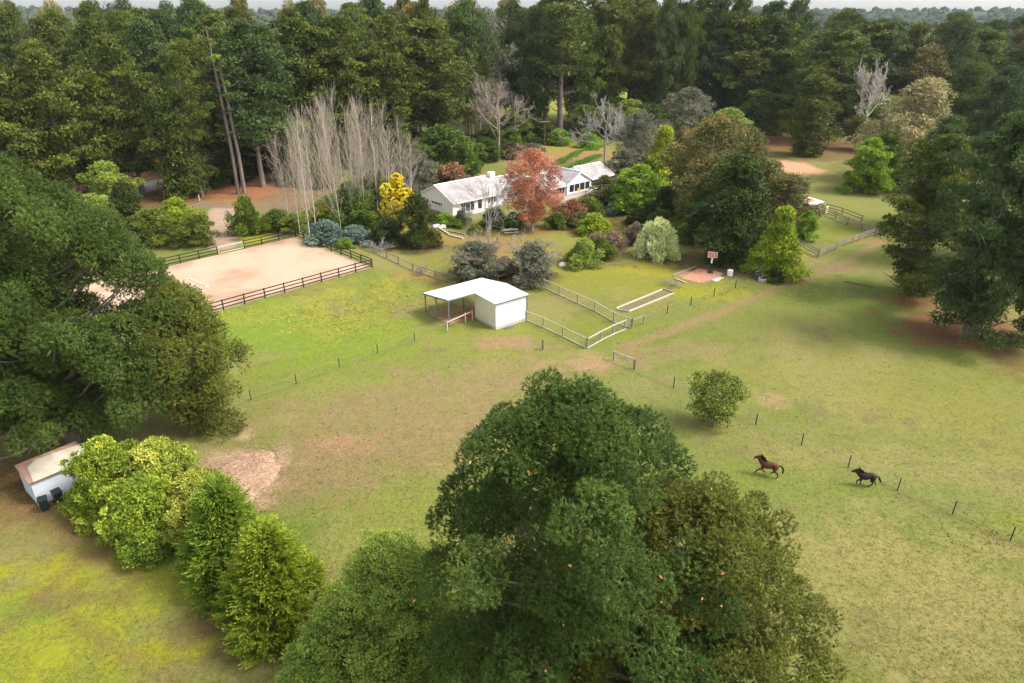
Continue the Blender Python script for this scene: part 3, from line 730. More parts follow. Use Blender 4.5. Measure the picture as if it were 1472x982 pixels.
def cypress(label, cx, cy, H, R, seed, mat):
    r = np.random.default_rng(seed); z = float(hgt(cx, cy))
    lobes, limbs = tree_lobes(seed, H, R, .3, 'cone', 90, .78, 1.1, .15, .10)
    C, Nn, I = ell_samples(r, lobes, 1 / .17, -.5, cull=.55)
    m = len(C); k = np.repeat(np.arange(m), 3); n = len(k)
    # each spray: a tapering frond pointing out and up, with short side sprigs
    out = unit(C[k] * np.array([1, 1, 0]) + 1e-6)
    d = unit(out * .8 + Nn[k] * .5 + np.array([0, 0, .55]) + r.normal(size=(n, 3)) * .28)
    Ls = r.uniform(.5, 1.15, n); lv = r.normal(.4, .14, len(lobes)); sv = np.clip(lv[I[k]] + r.normal(0, .12, n), 0, 1)
    q = np.repeat(np.arange(n), 11); nb = len(q); t = np.tile(np.linspace(0, 1, 11), n)
    base = C[k][q] - d[q] * .15 + d[q] * (Ls[q] * t)[:, None]
    fl = unit(np.cross(d, r.normal(size=(n, 3)))); sg = np.where(np.tile(np.arange(11), n) % 2, 1., -1.)[:, None]
    ax = unit(d[q] + fl[q] * sg * .75 * (1 - .6 * t[:, None]) + r.normal(size=(nb, 3)) * .2)
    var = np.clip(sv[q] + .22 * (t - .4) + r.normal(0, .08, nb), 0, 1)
    C2, N2, I2 = ell_samples(r, lobes, 11, -.6, shell=(.5, .8), cull=.3); m2 = len(C2)  # inner leaves coloured dark, painting shade between the sprays
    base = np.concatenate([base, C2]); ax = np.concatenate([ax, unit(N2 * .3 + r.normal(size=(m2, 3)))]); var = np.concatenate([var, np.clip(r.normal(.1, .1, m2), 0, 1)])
    cm = leaves_mesh('crown', M[mat], base, ax, np.concatenate([(.34 - .18 * t) * r.uniform(.8, 1.2, nb), np.full(m2, .4)]), np.concatenate([np.full(nb, .075), np.full(m2, .2)]), var, r=r)
    T = Tubes(); trunk_path(T, seed, H * .95, .16, .05, 7); limb_tubes(T, seed, H, limbs, .14, k=4)
    o = thing('cypress_tree', (cx, cy, z - .05), 0, label, 'conifer', HG)
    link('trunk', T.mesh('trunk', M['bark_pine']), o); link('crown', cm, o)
cypress('darker green feathery cypress between the laurels and the golden tipped cypress', -18.6, 34.8, 7.4, 3.3, 321, 'leyland')
cypress('feathery cypress with golden tips, nearest of the two in the hedge row', -14.5, 31.2, 7.0, 3.7, 322, 'leyland_gold')
bush_tree('dusty green round leaved tree between the golden tipped cypress and the big near pines', -6.4, 26.6, 10.0, 4.3, 100, .95, 331, 'dusty', 'broadleaf_tree', 'tree', 'round', .75, .16, .34, 30, .14, .07, 1.0, up=.25, lo=-.5)
bush_tree('low dusty green tree in front of the taller dusty green one', -9.2, 24.8, 6.8, 2.6, 50, .8, 332, 'dusty', 'broadleaf_tree', 'tree', 'round', .75, .16, .32, 28, .14, .07, .6, up=.25, lo=-.5)

# ------------------------------------------------------------------ garden and middle-distance plants
B3 = lambda: f'bush{random.randrange(3)}'
plants = [
 # key, name, bx,by,top,w, label, cat, mat
 ('clipped', 'variegated_shrub', 942, 370, 317, 60, 'round pale green and cream variegated shrub on the garden lawn', 'shrub', 'variegated'),
 ('conifer0', 'conifer_shrub', 916, 304, 236, 84, 'rounded bright green conifer on the lawn at the right end of the house', 'conifer', 'bright'),
 ('conifer1', 'conifer_tree', 1113, 396, 296, 88, 'yellow green layered conifer beside the garden gate and the water trough', 'conifer', 'yellowgreen'),
 ('conifer0', 'conifer_tree', 1157, 345, 302, 34, 'small bright green conifer near the red roofed hut', 'conifer', 'bright'),
 ('conifer1', 'conifer_tree', 950, 262, 180, 70, 'tall yellow green conifer behind the rounded bright green one', 'conifer', 'yellowgreen'),
 ('conifer0', 'conifer_tree', 1240, 276, 198, 70, 'bright green rounded conifer at the edge of the far right wood', 'conifer', 'bright'),
 ('conifer1', 'conifer_tree', 1262, 272, 190, 90, 'darker green conifer tucked behind the bright green rounded one by the far right wood', 'conifer', 'midgreen'),
 ('gum0', 'gum_tree', 1010, 330, 163, 125, 'tall eucalyptus with orange tinted top and pale limbs right of the house', 'tree', 'euc'),
 ('gum1', 'gum_tree', 1065, 325, 185, 100, 'eucalyptus with copper tips beside the tallest one in the garden clump', 'tree', 'euc'),
 ('gum2', 'gum_tree', 1128, 335, 250, 84, 'grey green eucalyptus overhanging the red roofed hut', 'tree', 'euc'),
 ('gum1', 'gum_tree', 1000, 300, 176, 80, 'olive eucalyptus on the house side of the garden clump', 'tree', 'euc'),
 ('gum0', 'gum_tree', 985, 215, 125, 86, 'pale sparse eucalyptus behind the garden clump, against the dark pines', 'tree', 'grey_leaf'),
 ('gum2', 'gum_tree', 915, 250, 158, 66, 'grey brown thin leaved tree right of the bare white one behind the house', 'tree', 'grey_leaf'),
 ('pine_low0', 'cypress_tree', 1044, 377, 222, 112, 'dark green cypress at the middle of the garden clump behind the basketball hoop', 'tree', 'darkgreen'),
 ('pine_low1', 'cypress_tree', 1068, 372, 258, 74, 'dark cypress between the tallest garden cypress and the yellow green conifer', 'tree', 'darkgreen'),
 ('pine_low1', 'cypress_tree', 1012, 352, 248, 70, 'low dark cypress at the left edge of the garden clump', 'tree', 'darkgreen'),
 ('broad0', 'broadleaf_tree', 603, 356, 279, 60, 'dense dark olive round tree between the yellow wattle and the house', 'tree', 'darkgreen'),
 ('broad1', 'broadleaf_shrub', 508, 336, 262, 74, 'green leafy shrub behind the pale poplar stems', 'shrub', 'midgreen'),
 ('broad0', 'broadleaf_shrub', 545, 318, 250, 60, 'yellowish green shrub between the poplars and the wattle', 'shrub', 'euc'),
 ('bush1', 'low_shrub', 470, 348, 318, 60, 'low blue green shrub under the poplars at the arena fence', 'shrub', 'bluegreen'),
 ('bush2', 'low_shrub', 512, 350, 326, 56, 'blue green shrub at the foot of the poplars beside the arena rails', 'shrub', 'bluegreen'),
 ('bush0', 'low_shrub', 498, 357, 342, 24, 'small fresh green shrub just behind the arena rails', 'shrub', 'bright'),
 ('bush2', 'round_shrub', 358, 338, 285, 48, 'round dark green shrub beside the arena gate', 'shrub', 'midgreen'),
 ('bush0', 'low_shrub', 398, 330, 302, 50, 'loose green shrub between the round gate shrub and the poplars', 'shrub', 'midgreen'),
 ('broad1', 'broadleaf_shrub', 262, 336, 284, 62, 'yellowish green shrub left of the arena entry track', 'shrub', 'yellowgreen'),
 ('broad0', 'broadleaf_shrub', 285, 352, 310, 60, 'olive green shrub against the arena rails left of the gate', 'shrub', 'midgreen'),
 ('broad1', 'broadleaf_shrub', 225, 352, 300, 76, 'leafy green shrub behind the arena, next to the huge pine', 'shrub', 'midgreen'),
 ('broad0', 'broadleaf_tree', 192, 340, 262, 62, 'dark leafy tree between the wood and the sand arena', 'tree', 'darkgreen'),
 ('broad1', 'broadleaf_tree', 165, 300, 232, 76, 'grey green leafy tree at the foot of the left wood', 'tree', 'dusty'),
 ('broad0', 'broadleaf_tree', 640, 252, 180, 90, 'rich green leafy tree behind the left end of the house', 'tree', 'midgreen'),
 ('broad1', 'broadleaf_tree', 668, 250, 196, 66, 'glossy green leafy tree right behind the red tipped hedge', 'tree', 'midgreen'),
 ('broad0', 'broadleaf_tree', 598, 276, 215, 66, 'loose green tree between the poplars and the house roof', 'tree', 'grey_leaf'),
 ('bush1', 'red_tipped_hedge', 650, 268, 237, 66, 'red tipped hedge shrub behind the left roof of the house', 'hedge', 'red_shrub'),
 ('clipped', 'garden_shrub', 854, 336, 308, 50, 'rounded yellow green shrub on the lawn in front of the house', 'shrub', 'yellowgreen'),
 ('bush0', 'garden_shrub', 822, 318, 288, 52, 'green shrub with pink tips below the big windows', 'shrub', 'red_shrub'),
 ('bush1', 'garden_shrub', 846, 312, 285, 50, 'dark green glossy shrub below the gable windows', 'shrub', 'midgreen'),
 ('bush2', 'garden_shrub', 878, 300, 268, 58, 'olive yellow shrub at the right corner of the gable', 'shrub', 'euc'),
 ('broad1', 'garden_tree', 868, 284, 252, 44, 'brownish green small tree against the right gable corner', 'shrub', 'euc'),
 ('bush0', 'garden_shrub', 882, 308, 292, 30, 'small blue green shrub between the lawn and the rounded bright conifer', 'shrub', 'bluegreen'),
 ('clipped', 'garden_shrub', 922, 322, 301, 46, 'clipped dark green shrub behind the variegated one', 'shrub', 'darkgreen'),
 ('clipped', 'garden_shrub', 950, 326, 303, 50, 'mid green spreading shrub behind the variegated one', 'shrub', 'midgreen'),
 ('bush0', 'garden_shrub', 975, 334, 308, 44, 'green shrub in front of the low dark cypress', 'shrub', 'midgreen'),
 ('bush1', 'garden_shrub', 985, 346, 322, 40, 'loose green shrub by the path behind the variegated one', 'shrub', 'dusty'),
 ('bush2', 'garden_shrub', 912, 352, 322, 34, 'reddish brown twiggy shrub left of the variegated one', 'shrub', 'brownish'),
 ('bush2', 'garden_shrub', 838, 381, 345, 50, 'green shrub with a pale grey flowering top on the middle of the lawn', 'shrub', 'dusty'),
 ('bush0', 'garden_shrub', 862, 372, 342, 40, 'dark green low shrub beside the pale topped one', 'shrub', 'midgreen'),
 ('bush1', 'garden_shrub', 858, 358, 335, 32, 'pale brown winter shrub behind the pale topped one', 'shrub', 'brownish'),
 ('bush2', 'garden_shrub', 880, 364, 335, 42, 'russet brown winter shrub at the right end of the lawn bed', 'shrub', 'brownish'),
 ('bush0', 'garden_shrub', 820, 378, 362, 26, 'low yellow green shrub at the left end of the lawn bed', 'shrub', 'yellowgreen'),
 ('broad0', 'garden_shrub', 766, 405, 350, 72, 'large grey green bush above the yard corner behind the white shed', 'shrub', 'grey_leaf'),
 ('broad1', 'garden_shrub', 684, 402, 348, 84, 'wide grey twiggy bush behind the white shed roof', 'shrub', 'grey_leaf'),
 ('bush1', 'garden_shrub', 672, 398, 378, 34, 'fresh green low bush at the fence behind the white shed', 'shrub', 'bright'),
 ('bush0', 'garden_shrub', 738, 324, 306, 40, 'low dark green shrub behind the picnic table', 'shrub', 'midgreen'),
 ('bush1', 'garden_shrub', 640, 322, 306, 30, 'fresh yellow green shrub at the left house corner', 'shrub', 'bright'),
 ('bush2', 'garden_shrub', 663, 322, 303, 24, 'pale green small shrub beside the left glass door', 'shrub', 'grey_leaf'),
 ('bush0', 'garden_shrub', 655, 326, 315, 26, 'low green plant in front of the left house corner', 'shrub', 'midgreen'),
 ('bush2', 'garden_shrub', 684, 336, 322, 24, 'grey green low shrub at the sleeper wall', 'shrub', 'dusty'),
 ('smalltree', 'small_tree', 1022, 611, 535, 84, 'small round green tree alone in the paddock by the wire fence', 'tree', 'midgreen'),
 ('broad1', 'broadleaf_tree', 735, 215, 160, 60, 'olive green leafy tree behind the rust red tree and the house', 'tree', 'midgreen'),
 ('broad0', 'broadleaf_shrub', 770, 205, 170, 60, 'dark green shrub at the foot of the big straight trunk behind the house', 'shrub', 'darkgreen'),
 ('bush1', 'garden_shrub', 803, 208, 186, 36, 'bright green shrub beside the big straight trunk behind the house', 'shrub', 'bright'),
 ('broad0', 'broadleaf_shrub', 1112, 405, 385, 26, 'low dark shrub beneath the yellow green conifer by the gate', 'shrub', 'darkgreen'),
]
for k, nm, bx, by, ty, w, lab, cat, mat in plants:
    at_px(k, nm, bx, by, ty, w, lab, cat, mat=mat)
at_px('gum1', 'gum_tree', 700, 178, 12, 96, 'tall grey green eucalyptus behind the leafless trees, left of the big straight trunk', mat='grey_leaf')
at_px('pine_low0', 'pine_tree', 752, 172, 40, 66, 'dark low branched pine just left of the big straight trunk', 'pine tree', mat='pine')
at_px('gum0', 'gum_tree', 728, 150, -4, 80, 'olive eucalyptus with a rounded top, behind the grey green one', mat='euc')
for k, nm, bx, by, ty, w, lab, cat, mat in [
 ('gum2', 'gum_tree', 1040, 300, 172, 100, 'copper topped eucalyptus at the back of the garden clump', 'tree', 'euc'),
 ('gum0', 'gum_tree', 975, 290, 182, 70, 'olive brown eucalyptus between the tall yellow green conifer and the tallest eucalyptus', 'tree', 'euc'),
 ('gum1', 'gum_tree', 1095, 330, 228, 80, 'brown green eucalyptus between the copper tipped one and the hut', 'tree', 'euc'),
 ('broad0', 'garden_tree', 900, 262, 214, 62, 'brownish olive small tree behind the rounded bright conifer', 'tree', 'grey_leaf'),
 ('broad1', 'garden_tree', 955, 318, 268, 62, 'dark bushy small tree right of the rounded bright conifer', 'tree', 'darkgreen'),
 ('bush0', 'garden_shrub', 835, 326, 304, 44, 'bronze green shrub between the red tree and the rounded yellow green shrub', 'shrub', 'euc'),
 ('bush2', 'garden_shrub', 800, 328, 306, 36, 'dark green shrub right of the rust red tree trunk', 'shrub', 'midgreen'),
 ('bush1', 'garden_shrub', 712, 326, 300, 46, 'olive shrub against the house wall left of the rust red tree', 'shrub', 'midgreen'),
 ('broad1', 'broadleaf_shrub', 700, 232, 198, 50, 'dull green shrub on the lawn edge behind the left roof', 'shrub', 'midgreen'),
 ('bush1', 'garden_shrub', 735, 226, 206, 46, 'grey brown low shrub behind the left roof near the tall leafless tree', 'shrub', 'brownish'),
 ('bush0', 'garden_shrub', 765, 222, 206, 38, 'grey twiggy low shrub between the tall leafless tree and the T shaped pole', 'shrub', 'grey_leaf'),
 ('bush2', 'garden_shrub', 845, 212, 192, 40, 'fresh green clump at the upper end of the planted rows', 'shrub', 'bright'),
 ('broad0', 'broadleaf_shrub', 560, 352, 312, 50, 'dark shrub in the shade of the yellow wattle', 'shrub', 'darkgreen'),
 ('broad0', 'broadleaf_shrub', 470, 328, 284, 60, 'yellow green leafy shrub among the poplar stems nearest the arena gate', 'shrub', 'yellowgreen'),
 ('broad1', 'broadleaf_shrub', 425, 334, 306, 46, 'dusty green shrub at the gate end of the poplar grove', 'shrub', 'dusty'),
 ('broad1', 'broadleaf_shrub', 532, 340, 292, 54, 'olive shrub between the blue green ones and the wattle', 'shrub', 'midgreen'),
 ('bush1', 'garden_shrub', 726, 396, 370, 40, 'brown twiggy shrub between the two big bushes behind the white shed', 'shrub', 'brownish')]:
    at_px(k, nm, bx, by, ty, w, lab, cat, mat=mat)
# bare and special trees
at_px('bare_dead', 'bare_tree', 870, 238, 134, 100, 'bare silvery white tree behind the right end of the house', bark='bark_grey')
at_px('bare_birch', 'bare_tree', 703, 358, 250, 100, 'bare birch with pale stems in front of the house beside the rust red tree')
at_px('bare_round', 'bare_tree', 688, 400, 334, 110, 'twiggy grey leafless fruit tree behind the white shed', bark='bark_twig')
at_px('bare_round', 'bare_tree', 760, 400, 338, 90, 'twiggy leafless fruit tree mixed with the grey green bush', bark='bark_grey')
at_px('bare_shrub', 'bare_shrub', 606, 395, 366, 34, 'small brown leafless shrub at the garden fence left of the white shed', 'shrub', bark='bark_twig')
at_px('bare_shrub', 'bare_shrub', 548, 362, 330, 50, 'tangled pale leafless shrub under the yellow wattle', 'shrub', bark='bark_grey')
at_px('bare_shrub', 'bare_shrub', 965, 412, 394, 44, 'clump of dry brown twigs beside the sand pit', 'shrub', bark='bark_twig')
at_px('bare_round', 'bare_tree', 716, 232, 104, 100, 'tall brown leafless tree behind the house, left of the big straight trunk', bark='bark_twig')
at_px('bare_round', 'bare_tree', 690, 200, 92, 90, 'pale limbed leafless tree against the wood behind the house', bark='bark_grey')
at_px('bare_crooked', 'bare_tree', 1236, 212, 80, 64, 'dead white tree with crooked limbs beside the golden eucalyptus')
at_px('bare_round', 'bare_tree', 940, 236, 170, 60, 'low twiggy leafless tree between the bare white tree and the eucalyptus', bark='bark_twig')
# poplars: each stem a tree; ordered from the arena gate towards the house
pop = [(417, 332, 183), (432, 340, 168), (447, 352, 160), (455, 340, 152), (470, 330, 140), (482, 338, 146), (492, 342, 138), (524, 334, 138), (497, 322, 132), (510, 338, 138),
       (535, 312, 140), (545, 322, 152), (556, 306, 150), (566, 312, 170), (580, 302, 168), (592, 298, 190), (525, 300, 136), (480, 305, 142), (440, 318, 170)]
pop.sort()
ordn = ['first', 'second', 'third', 'fourth', 'fifth', 'sixth', 'seventh', 'eighth', 'ninth', 'tenth', 'eleventh', 'twelfth', 'thirteenth', 'fourteenth', 'fifteenth', 'sixteenth', 'seventeenth', 'eighteenth', 'nineteenth', 'twentieth',
        'twenty-first', 'twenty-second', 'twenty-third', 'twenty-fourth', 'twenty-fifth', 'twenty-sixth', 'twenty-seventh', 'twenty-eighth', 'twenty-ninth', 'thirtieth']
for i, (bx, by, ty) in enumerate(pop):
    at_px(f'poplar{i % 3}', 'poplar_tree', bx, by, ty + 4 + random.uniform(-8, 14), random.uniform(26, 40), f'bare pale stemmed poplar, {ordn[i]} from the arena gate side of the grove', 'poplar', 'leafless poplars in the grove behind the arena', tilt=rad(random.uniform(0, 4)), tiltdir=random.uniform(0, 6.28))

# rust red tree in front of the house
def red_tree():
    g = G(765, 332); H = ztop(g, 213) - g.z; R = 42 / pxm(g)
    r = np.random.default_rng(401); T = Tubes(); trunk_path(T, 3, H * .9, .24, .2, 8)
    B = Tubes()
    for i in range(13):
        z = H * (.16 + .5 * i / 13); a = i * 2.4
        bare_tubes(B, r, (0, 0, z), (math.cos(a) * .8, math.sin(a) * .8, .6), R * .8 * (1.1 - .3 * i / 13), .07, 2, .45, 4, .25, 4, .6, .014)
    lobes, limbs = tree_lobes(401, H, R, H * .20, 'ball', 76, 1.15, .9, .4, .10)
    cm = crown('crown', M['red_leaf'], lobes, 401, clump_area=.30, rc=.5, nleaf=13, L=.20, W=.15, up=0, rand_axis=1.2, lo=-1, cull=.3, fill=0)
    o = thing('rust_red_tree', g, 0, 'rust red leaved round tree standing in front of the house', 'tree')
    link('trunk', T.mesh('trunk', M['bark_grey']), o); link('branches', B.mesh('branches', M['bark_pale']), o); link('crown', cm, o)
red_tree()
# yellow wattle: green crown with flowers all over its upper side
def wattle():
    g = G(576, 338); H = ztop(g, 249) - g.z; R = 27 / pxm(g)
    lobes, limbs = tree_lobes(402, H, R, H * .1, 'round', 26, .95, .9, .3, .2)
    hi = [l for l in lobes if l[2] > H * .34 or (l[2] < H * .24)]
    o = thing('wattle_tree', g, 0, 'wattle tree covered in bright yellow flowers beside the poplars', 'tree')
    link('crown', crown('crown', M['darkgreen'], [tuple(np.array(l) * [1, 1, 1, .86, .86, .86]) for l in lobes], 402, clump_area=.3, rc=.3, nleaf=10, L=.25, W=.1), o)
    link('flowers', crown('flowers', M['wattle'], hi, 403, clump_area=.13, rc=.30, nleaf=13, L=.17, W=.15, up=0, rand_axis=1.2, lo=-.45, fill=0), o)
    T = Tubes(); trunk_path(T, 4, H * .9, .14, .15, 7); limb_tubes(T, 4, H, limbs, .14); link('trunk', T.mesh('trunk', M['bark_pine']), o)
wattle()
for i, (bx, by, w) in enumerate([(838, 362, 28)]):
    at_px('bush1', 'flowering_shrub', bx, by, 345, w, 'pale lilac grey flowering shrub top in the middle of the lawn bed', 'shrub', mat='grey_leaf')
# vegetable rows behind the house
def veg_row(a, b, w, label):
    A = G(*a); B = G(*b); r = np.random.default_rng(int(a[0])); L = (B - A).length; d = (B - A) / L; nrm = Vector((-d.y, d.x, 0))
    n = int(L * 9); pts = np.array([A + d * r.uniform(0, L) + nrm * r.normal(0, w * .35) for _ in range(n)]); A0 = np.array(A)
    k = np.repeat(np.arange(n), 14); dd = unit(r.normal(size=(len(k), 3)) * .7 + np.array([0, 0, 1.0]))
    o = thing('vegetable_row', A, 0, label, 'plants', 'planted rows behind the house')
    me = leaves_mesh('leaves', M['veg'], pts[k] - A0, dd, r.uniform(.4, .9, len(k)), .14, np.clip(r.normal(.5, .2, len(k)), 0, 1), r=r)
    link('leaves', me, o)
veg_row((800, 236), (838, 216), 1.6, 'bright green planted row on the far side of the garden path behind the house')
veg_row((808, 246), (862, 224), 1.7, 'bright green planted row nearest the roof behind the house')

# right-hand dark pines
at_px('pine_mid0', 'pine_tree', 1385, 484, 158, 190, 'big dark layered pine with its trunk in reddish litter, nearest of the right hand pines', 'pine tree', mat='pine_blue', rot=.6)
at_px('pine_mid1', 'pine_tree', 1308, 424, 190, 150, 'dark pine with a forked trunk beside the corner of the paddock rails', 'pine tree', mat='pine', rot=2.0)
at_px('pine_mid0', 'pine_tree', 1476, 500, 215, 130, 'dark pine at the right edge of the view beside the nearest right hand pine', 'pine tree', mat='pine_blue', rot=3.4)
at_px('pine_mid1', 'pine_tree', 1398, 378, 158, 140, 'dark pine standing behind the two right hand paddock pines', 'pine tree', mat='pine_blue', rot=5.2)
at_px('pine_mid0', 'pine_tree', 1330, 330, 165, 110, 'blue green pine beyond the paddock rails in front of the golden eucalyptus', 'pine tree', mat='pine_blue', rot=4.2)
at_px('pine_mid1', 'pine_tree', 1480, 420, 185, 120, 'dark pine furthest back at the right edge of the view', 'pine tree', mat='pine', rot=1.2)
at_px('gum1', 'gum_tree', 1305, 262, 111, 150, 'golden topped eucalyptus behind the right hand pines', 'tree', mat='euc_gold')
at_px('gum2', 'gum_tree', 1228, 216, 165, 60, 'thin eucalyptus beside the dark tree on the red litter', 'tree', mat='euc')
at_px('gum0', 'gum_tree', 1310, 190, 62, 96, 'yellow green eucalyptus behind the golden topped one', 'tree', mat='euc')
at_px('pine_low0', 'pine_tree', 1157, 224, 105, 78, 'narrow dark pine branched to the ground on the red litter behind the hut', 'pine tree', mat='pine')
at_px('pine_tall1', 'pine_tree', 1183, 203, 40, 112, 'tall dark pine with thick brown trunk on the red litter behind the hut', 'pine tree', mat='pine')

# the wood: front row picked out one by one
FR = 'pines in the front row of the wood'
front = [
 ('pine_tall0', 8, 318, 78, 120, 'pine at the far left edge of the wood, above the huge spreading pine'),
 ('pine_low1', 62, 300, 92, 104, 'bushy pine second from the left edge of the wood'),
 ('pine_tall2', 112, 296, 70, 112, 'bright tipped pine third from the left edge of the wood'),
 ('pine_low0', 158, 286, 96, 96, 'pine behind the grey green leafy tree at the foot of the left wood'),
 ('pine_tall2', 205, 276, 48, 104, 'dark pine just left of the tarred drive'),
 ('pine_low1', 268, 284, 118, 92, 'shorter pine with low foliage beside the drive, left of the twin trunks'),
 ('pine_open0', 291, 283, 72, 64, 'slender pine with a leaning bare trunk left of the twin trunks'),
 ('pine_tall3', 378, 268, 26, 118, 'tall dark pine right of the twin trunks'),
 ('pine_tall1', 402, 258, 36, 100, 'dark pine at the left end of the poplar grove'),
 ('pine_tall2', 452, 246, 24, 120, 'broad dark pine directly behind the poplar grove'),
 ('pine_open1', 530, 232, 60, 90, 'pine with bare spreading limbs behind the poplar grove'),
 ('pine_open0', 566, 230, 52, 92, 'pine with a grey open trunk behind the right end of the poplars'),
 ('pine_tall0', 620, 226, 26, 130, 'broad round headed dark pine behind the left end of the house'),
 ('pine_tall3', 500, 225, 22, 100, 'tall dark pine over the middle of the poplar grove'),
 ('pine_open1', 805, 198, -45, 118, 'tall pine with a big straight trunk behind the house'),
 ('pine_tall1', 858, 186, -25, 96, 'dark pine right of the big straight trunk'),
 ('pine_tall3', 902, 178, -18, 92, 'dark pine behind the bare white tree'),
 ('pine_open0', 978, 168, -40, 100, 'tall pine with a dark bare trunk above the pale sparse eucalyptus'),
 ('pine_open1', 1001, 172, -30, 90, 'tall pine with a brown bare trunk beside the dark trunked one'),
 ('pine_tall0', 1062, 190, 22, 96, 'dark pine left of the red litter ground'),
 ('pine_tall2', 1108, 190, 28, 96, 'dark pine over the left end of the red litter ground'),
 ('pine_tall1', 1228, 182, 30, 100, 'dark pine left of the dead white tree'),
 ('pine_low1', 940, 188, 60, 86, 'bushy dark pine between the bare white tree and the pale eucalyptus'),
]
for k, bx, by, ty, w, lab in front:
    at_px(k, 'pine_tree', bx, by, ty, w, lab, 'pine tree', FR, mat='pine' if (bx // 7) % 3 else 'pine_blue')
# twin bare trunks
def twin():
    g = G(343, 279); H = ztop(g, 70) - g.z + 4
    for j, (dx, hh, lab) in enumerate([(0, H, 'very tall almost bare pine trunk leaning over the drive, taller of the twin trunks'), (1.3, H * .84, 'shorter broken topped pine trunk with green shoots, right one of the twin trunks')]):
        r = np.random.default_rng(500 + j); T = Tubes(); T.path([(0, 0, -.2), (.1, 0, hh * .3), (-.3, 0, hh * .65), (-.8, 0, hh)], [.46, .34, .26, .08 if j == 0 else .20], 9)
        for i in range(16 if j == 0 else 7):
            z = hh * r.uniform(.3, .98); a = r.uniform(0, 6.28); l = r.uniform(1.2, 3.5) * (1.2 if z > hh * .7 else .7)
            x0 = -.8 * (z / hh) ** 2
            T.path([(x0, 0, z), (x0 + l * .6 * math.cos(a), l * .6 * math.sin(a), z + .2), (x0 + l * math.cos(a), l * math.sin(a), z + l * .3)], [.10, .07, .02], 4)
        o = thing('bare_pine_tree', g + Vector((dx, 0, 0)), 0, lab, 'tree', 'twin bare pine trunks by the drive')
        link('trunk', T.mesh('trunk', M['bark_pine']), o)
        if j == 0: lobes = [(-.8 + r.normal(0, 1.6), r.normal(0, 1.6), hh * r.uniform(.80, 1.0), .9, .9, .5) for _ in range(9)]
        else: lobes = [(-.4 + r.normal(0, .5), r.normal(0, .5), hh * .98, .8, .8, .5), (.3, 0, hh * .8, .5, .5, .5), (.4, .2, hh * .7, .4, .4, .4)]
        link('crown', crown('crown', M['pine' if j == 0 else 'bright'], lobes, 510 + j, clump_area=.5, rc=.5, nleaf=9, L=.4, W=.15), o)
twin()
# deeper rows
def rows(specs):
    for (y0, x0, x1, step, ty0, ty1, keys, mats, where, grp, nm, wm) in specs:
        row = []; x = x0
        while x < x1:
            xx = x + random.uniform(-.3, .3) * step; yy = y0 + random.uniform(-.35, .35) * 16
            z = float(hgt(xx, yy)); g = Vector((xx, yy, z - .1)); ty = random.uniform(ty0, ty1)
            px, _ = project(g); row.append((px, g, ty)); x += step
        row.sort(key=lambda t: t[0]); i = 0
        for px, g, ty in row:
            if px < -60 or px > 1530: continue
            hh = ztop(g, ty) - g.z; k = random.choice(keys); mt = random.choice(mats)
            sp = 'eucalyptus' if k.startswith('gum') else 'pine'
            desc = {'pine': 'dark green', 'pine_blue': 'cool green', 'pine_olive': 'olive', 'euc': 'olive brown', 'grey_leaf': 'pale grey green', 'euc_gold': 'golden'}[mt]
            spawn(k, 'gum_tree' if sp == 'eucalyptus' else 'pine_tree', g, hh, random.uniform(*wm), None, f'{desc} {sp}, {ordn[i]} from the left in {where}', 'pine tree' if sp == 'pine' else 'tree', grp, mt)
            i += 1
PK = ['pine_tall0', 'pine_tall1', 'pine_tall2', 'pine_tall3']; GK = ['gum0', 'gum1', 'gum2']; PM = ['pine', 'pine_blue', 'pine']; RK = ['pine_round0', 'pine_round1', 'pine_round2']
rows([
 (172, -150, -22, 9.5, 12, 60, PK + RK, PM, 'the second row of the arena wood', 'second row pines beyond the arena', '', (13, 17)),
 (194, -165, -18, 11, 4, 34, PK + RK, PM, 'the third row of the arena wood', 'third row pines beyond the arena', '', (13, 17)),
 (218, -185, -12, 13, -4, 20, PK + RK, ['pine', 'pine_blue'], 'the fourth row of the arena wood', 'fourth row trees beyond the arena', '', (13, 18)),
 (250, -205, -30, 13, -12, 5, RK + RK + GK, ['pine', 'euc', 'pine_blue', 'euc_gold'], 'the back row of the arena wood', 'back row trees beyond the arena', '', (14, 19)),
 (226, -28, -8, 8, -4, 14, RK[:1] + GK, ['euc', 'grey_leaf'], 'the gum group behind the house', 'gums behind the house', '', (13, 17)),
 (236, 8, 96, 8, -14, 14, RK + PK, ['pine', 'pine_blue'], 'the second pine row behind the house', 'second row pines behind the house', '', (12, 15)),
 (262, 0, 104, 10, -10, 12, RK, ['pine', 'pine_blue'], 'the third pine row behind the house', 'third row pines behind the house', '', (15, 19)),
 (240, 96, 192, 12, 20, 58, RK + PK[:1], ['pine', 'pine_blue'], 'the first row of the right hand wood', 'front row of the right hand wood', '', (16, 21)),
 (205, 128, 165, 13, 80, 110, RK, ['pine', 'pine_blue'], 'the edge of the right hand wood', 'edge of the right hand wood', '', (16, 21)),
 (268, 110, 222, 15, 16, 44, RK + RK + GK[:1], ['pine', 'pine_blue', 'pine_blue', 'euc'], 'the second row of the right hand wood', 'second row of the right hand wood', '', (17, 23)),
 (310, 100, 250, 19, 10, 34, RK + GK[:1], ['pine', 'pine_blue', 'euc'], 'the right hand wood back row', 'back row of the right hand wood', '', (16, 22)),
 (175, 118, 140, 11, 84, 120, RK, ['pine', 'pine_blue'], 'the near clump of the right hand wood', 'near clump of the right hand wood', '', (14, 17)),
 (560, -120, 260, 22, 22, 44, RK + GK, ['pine', 'euc', 'pine_blue'], 'the tree line beyond the far field', 'tree line beyond the far field', '', (17, 24)),
])
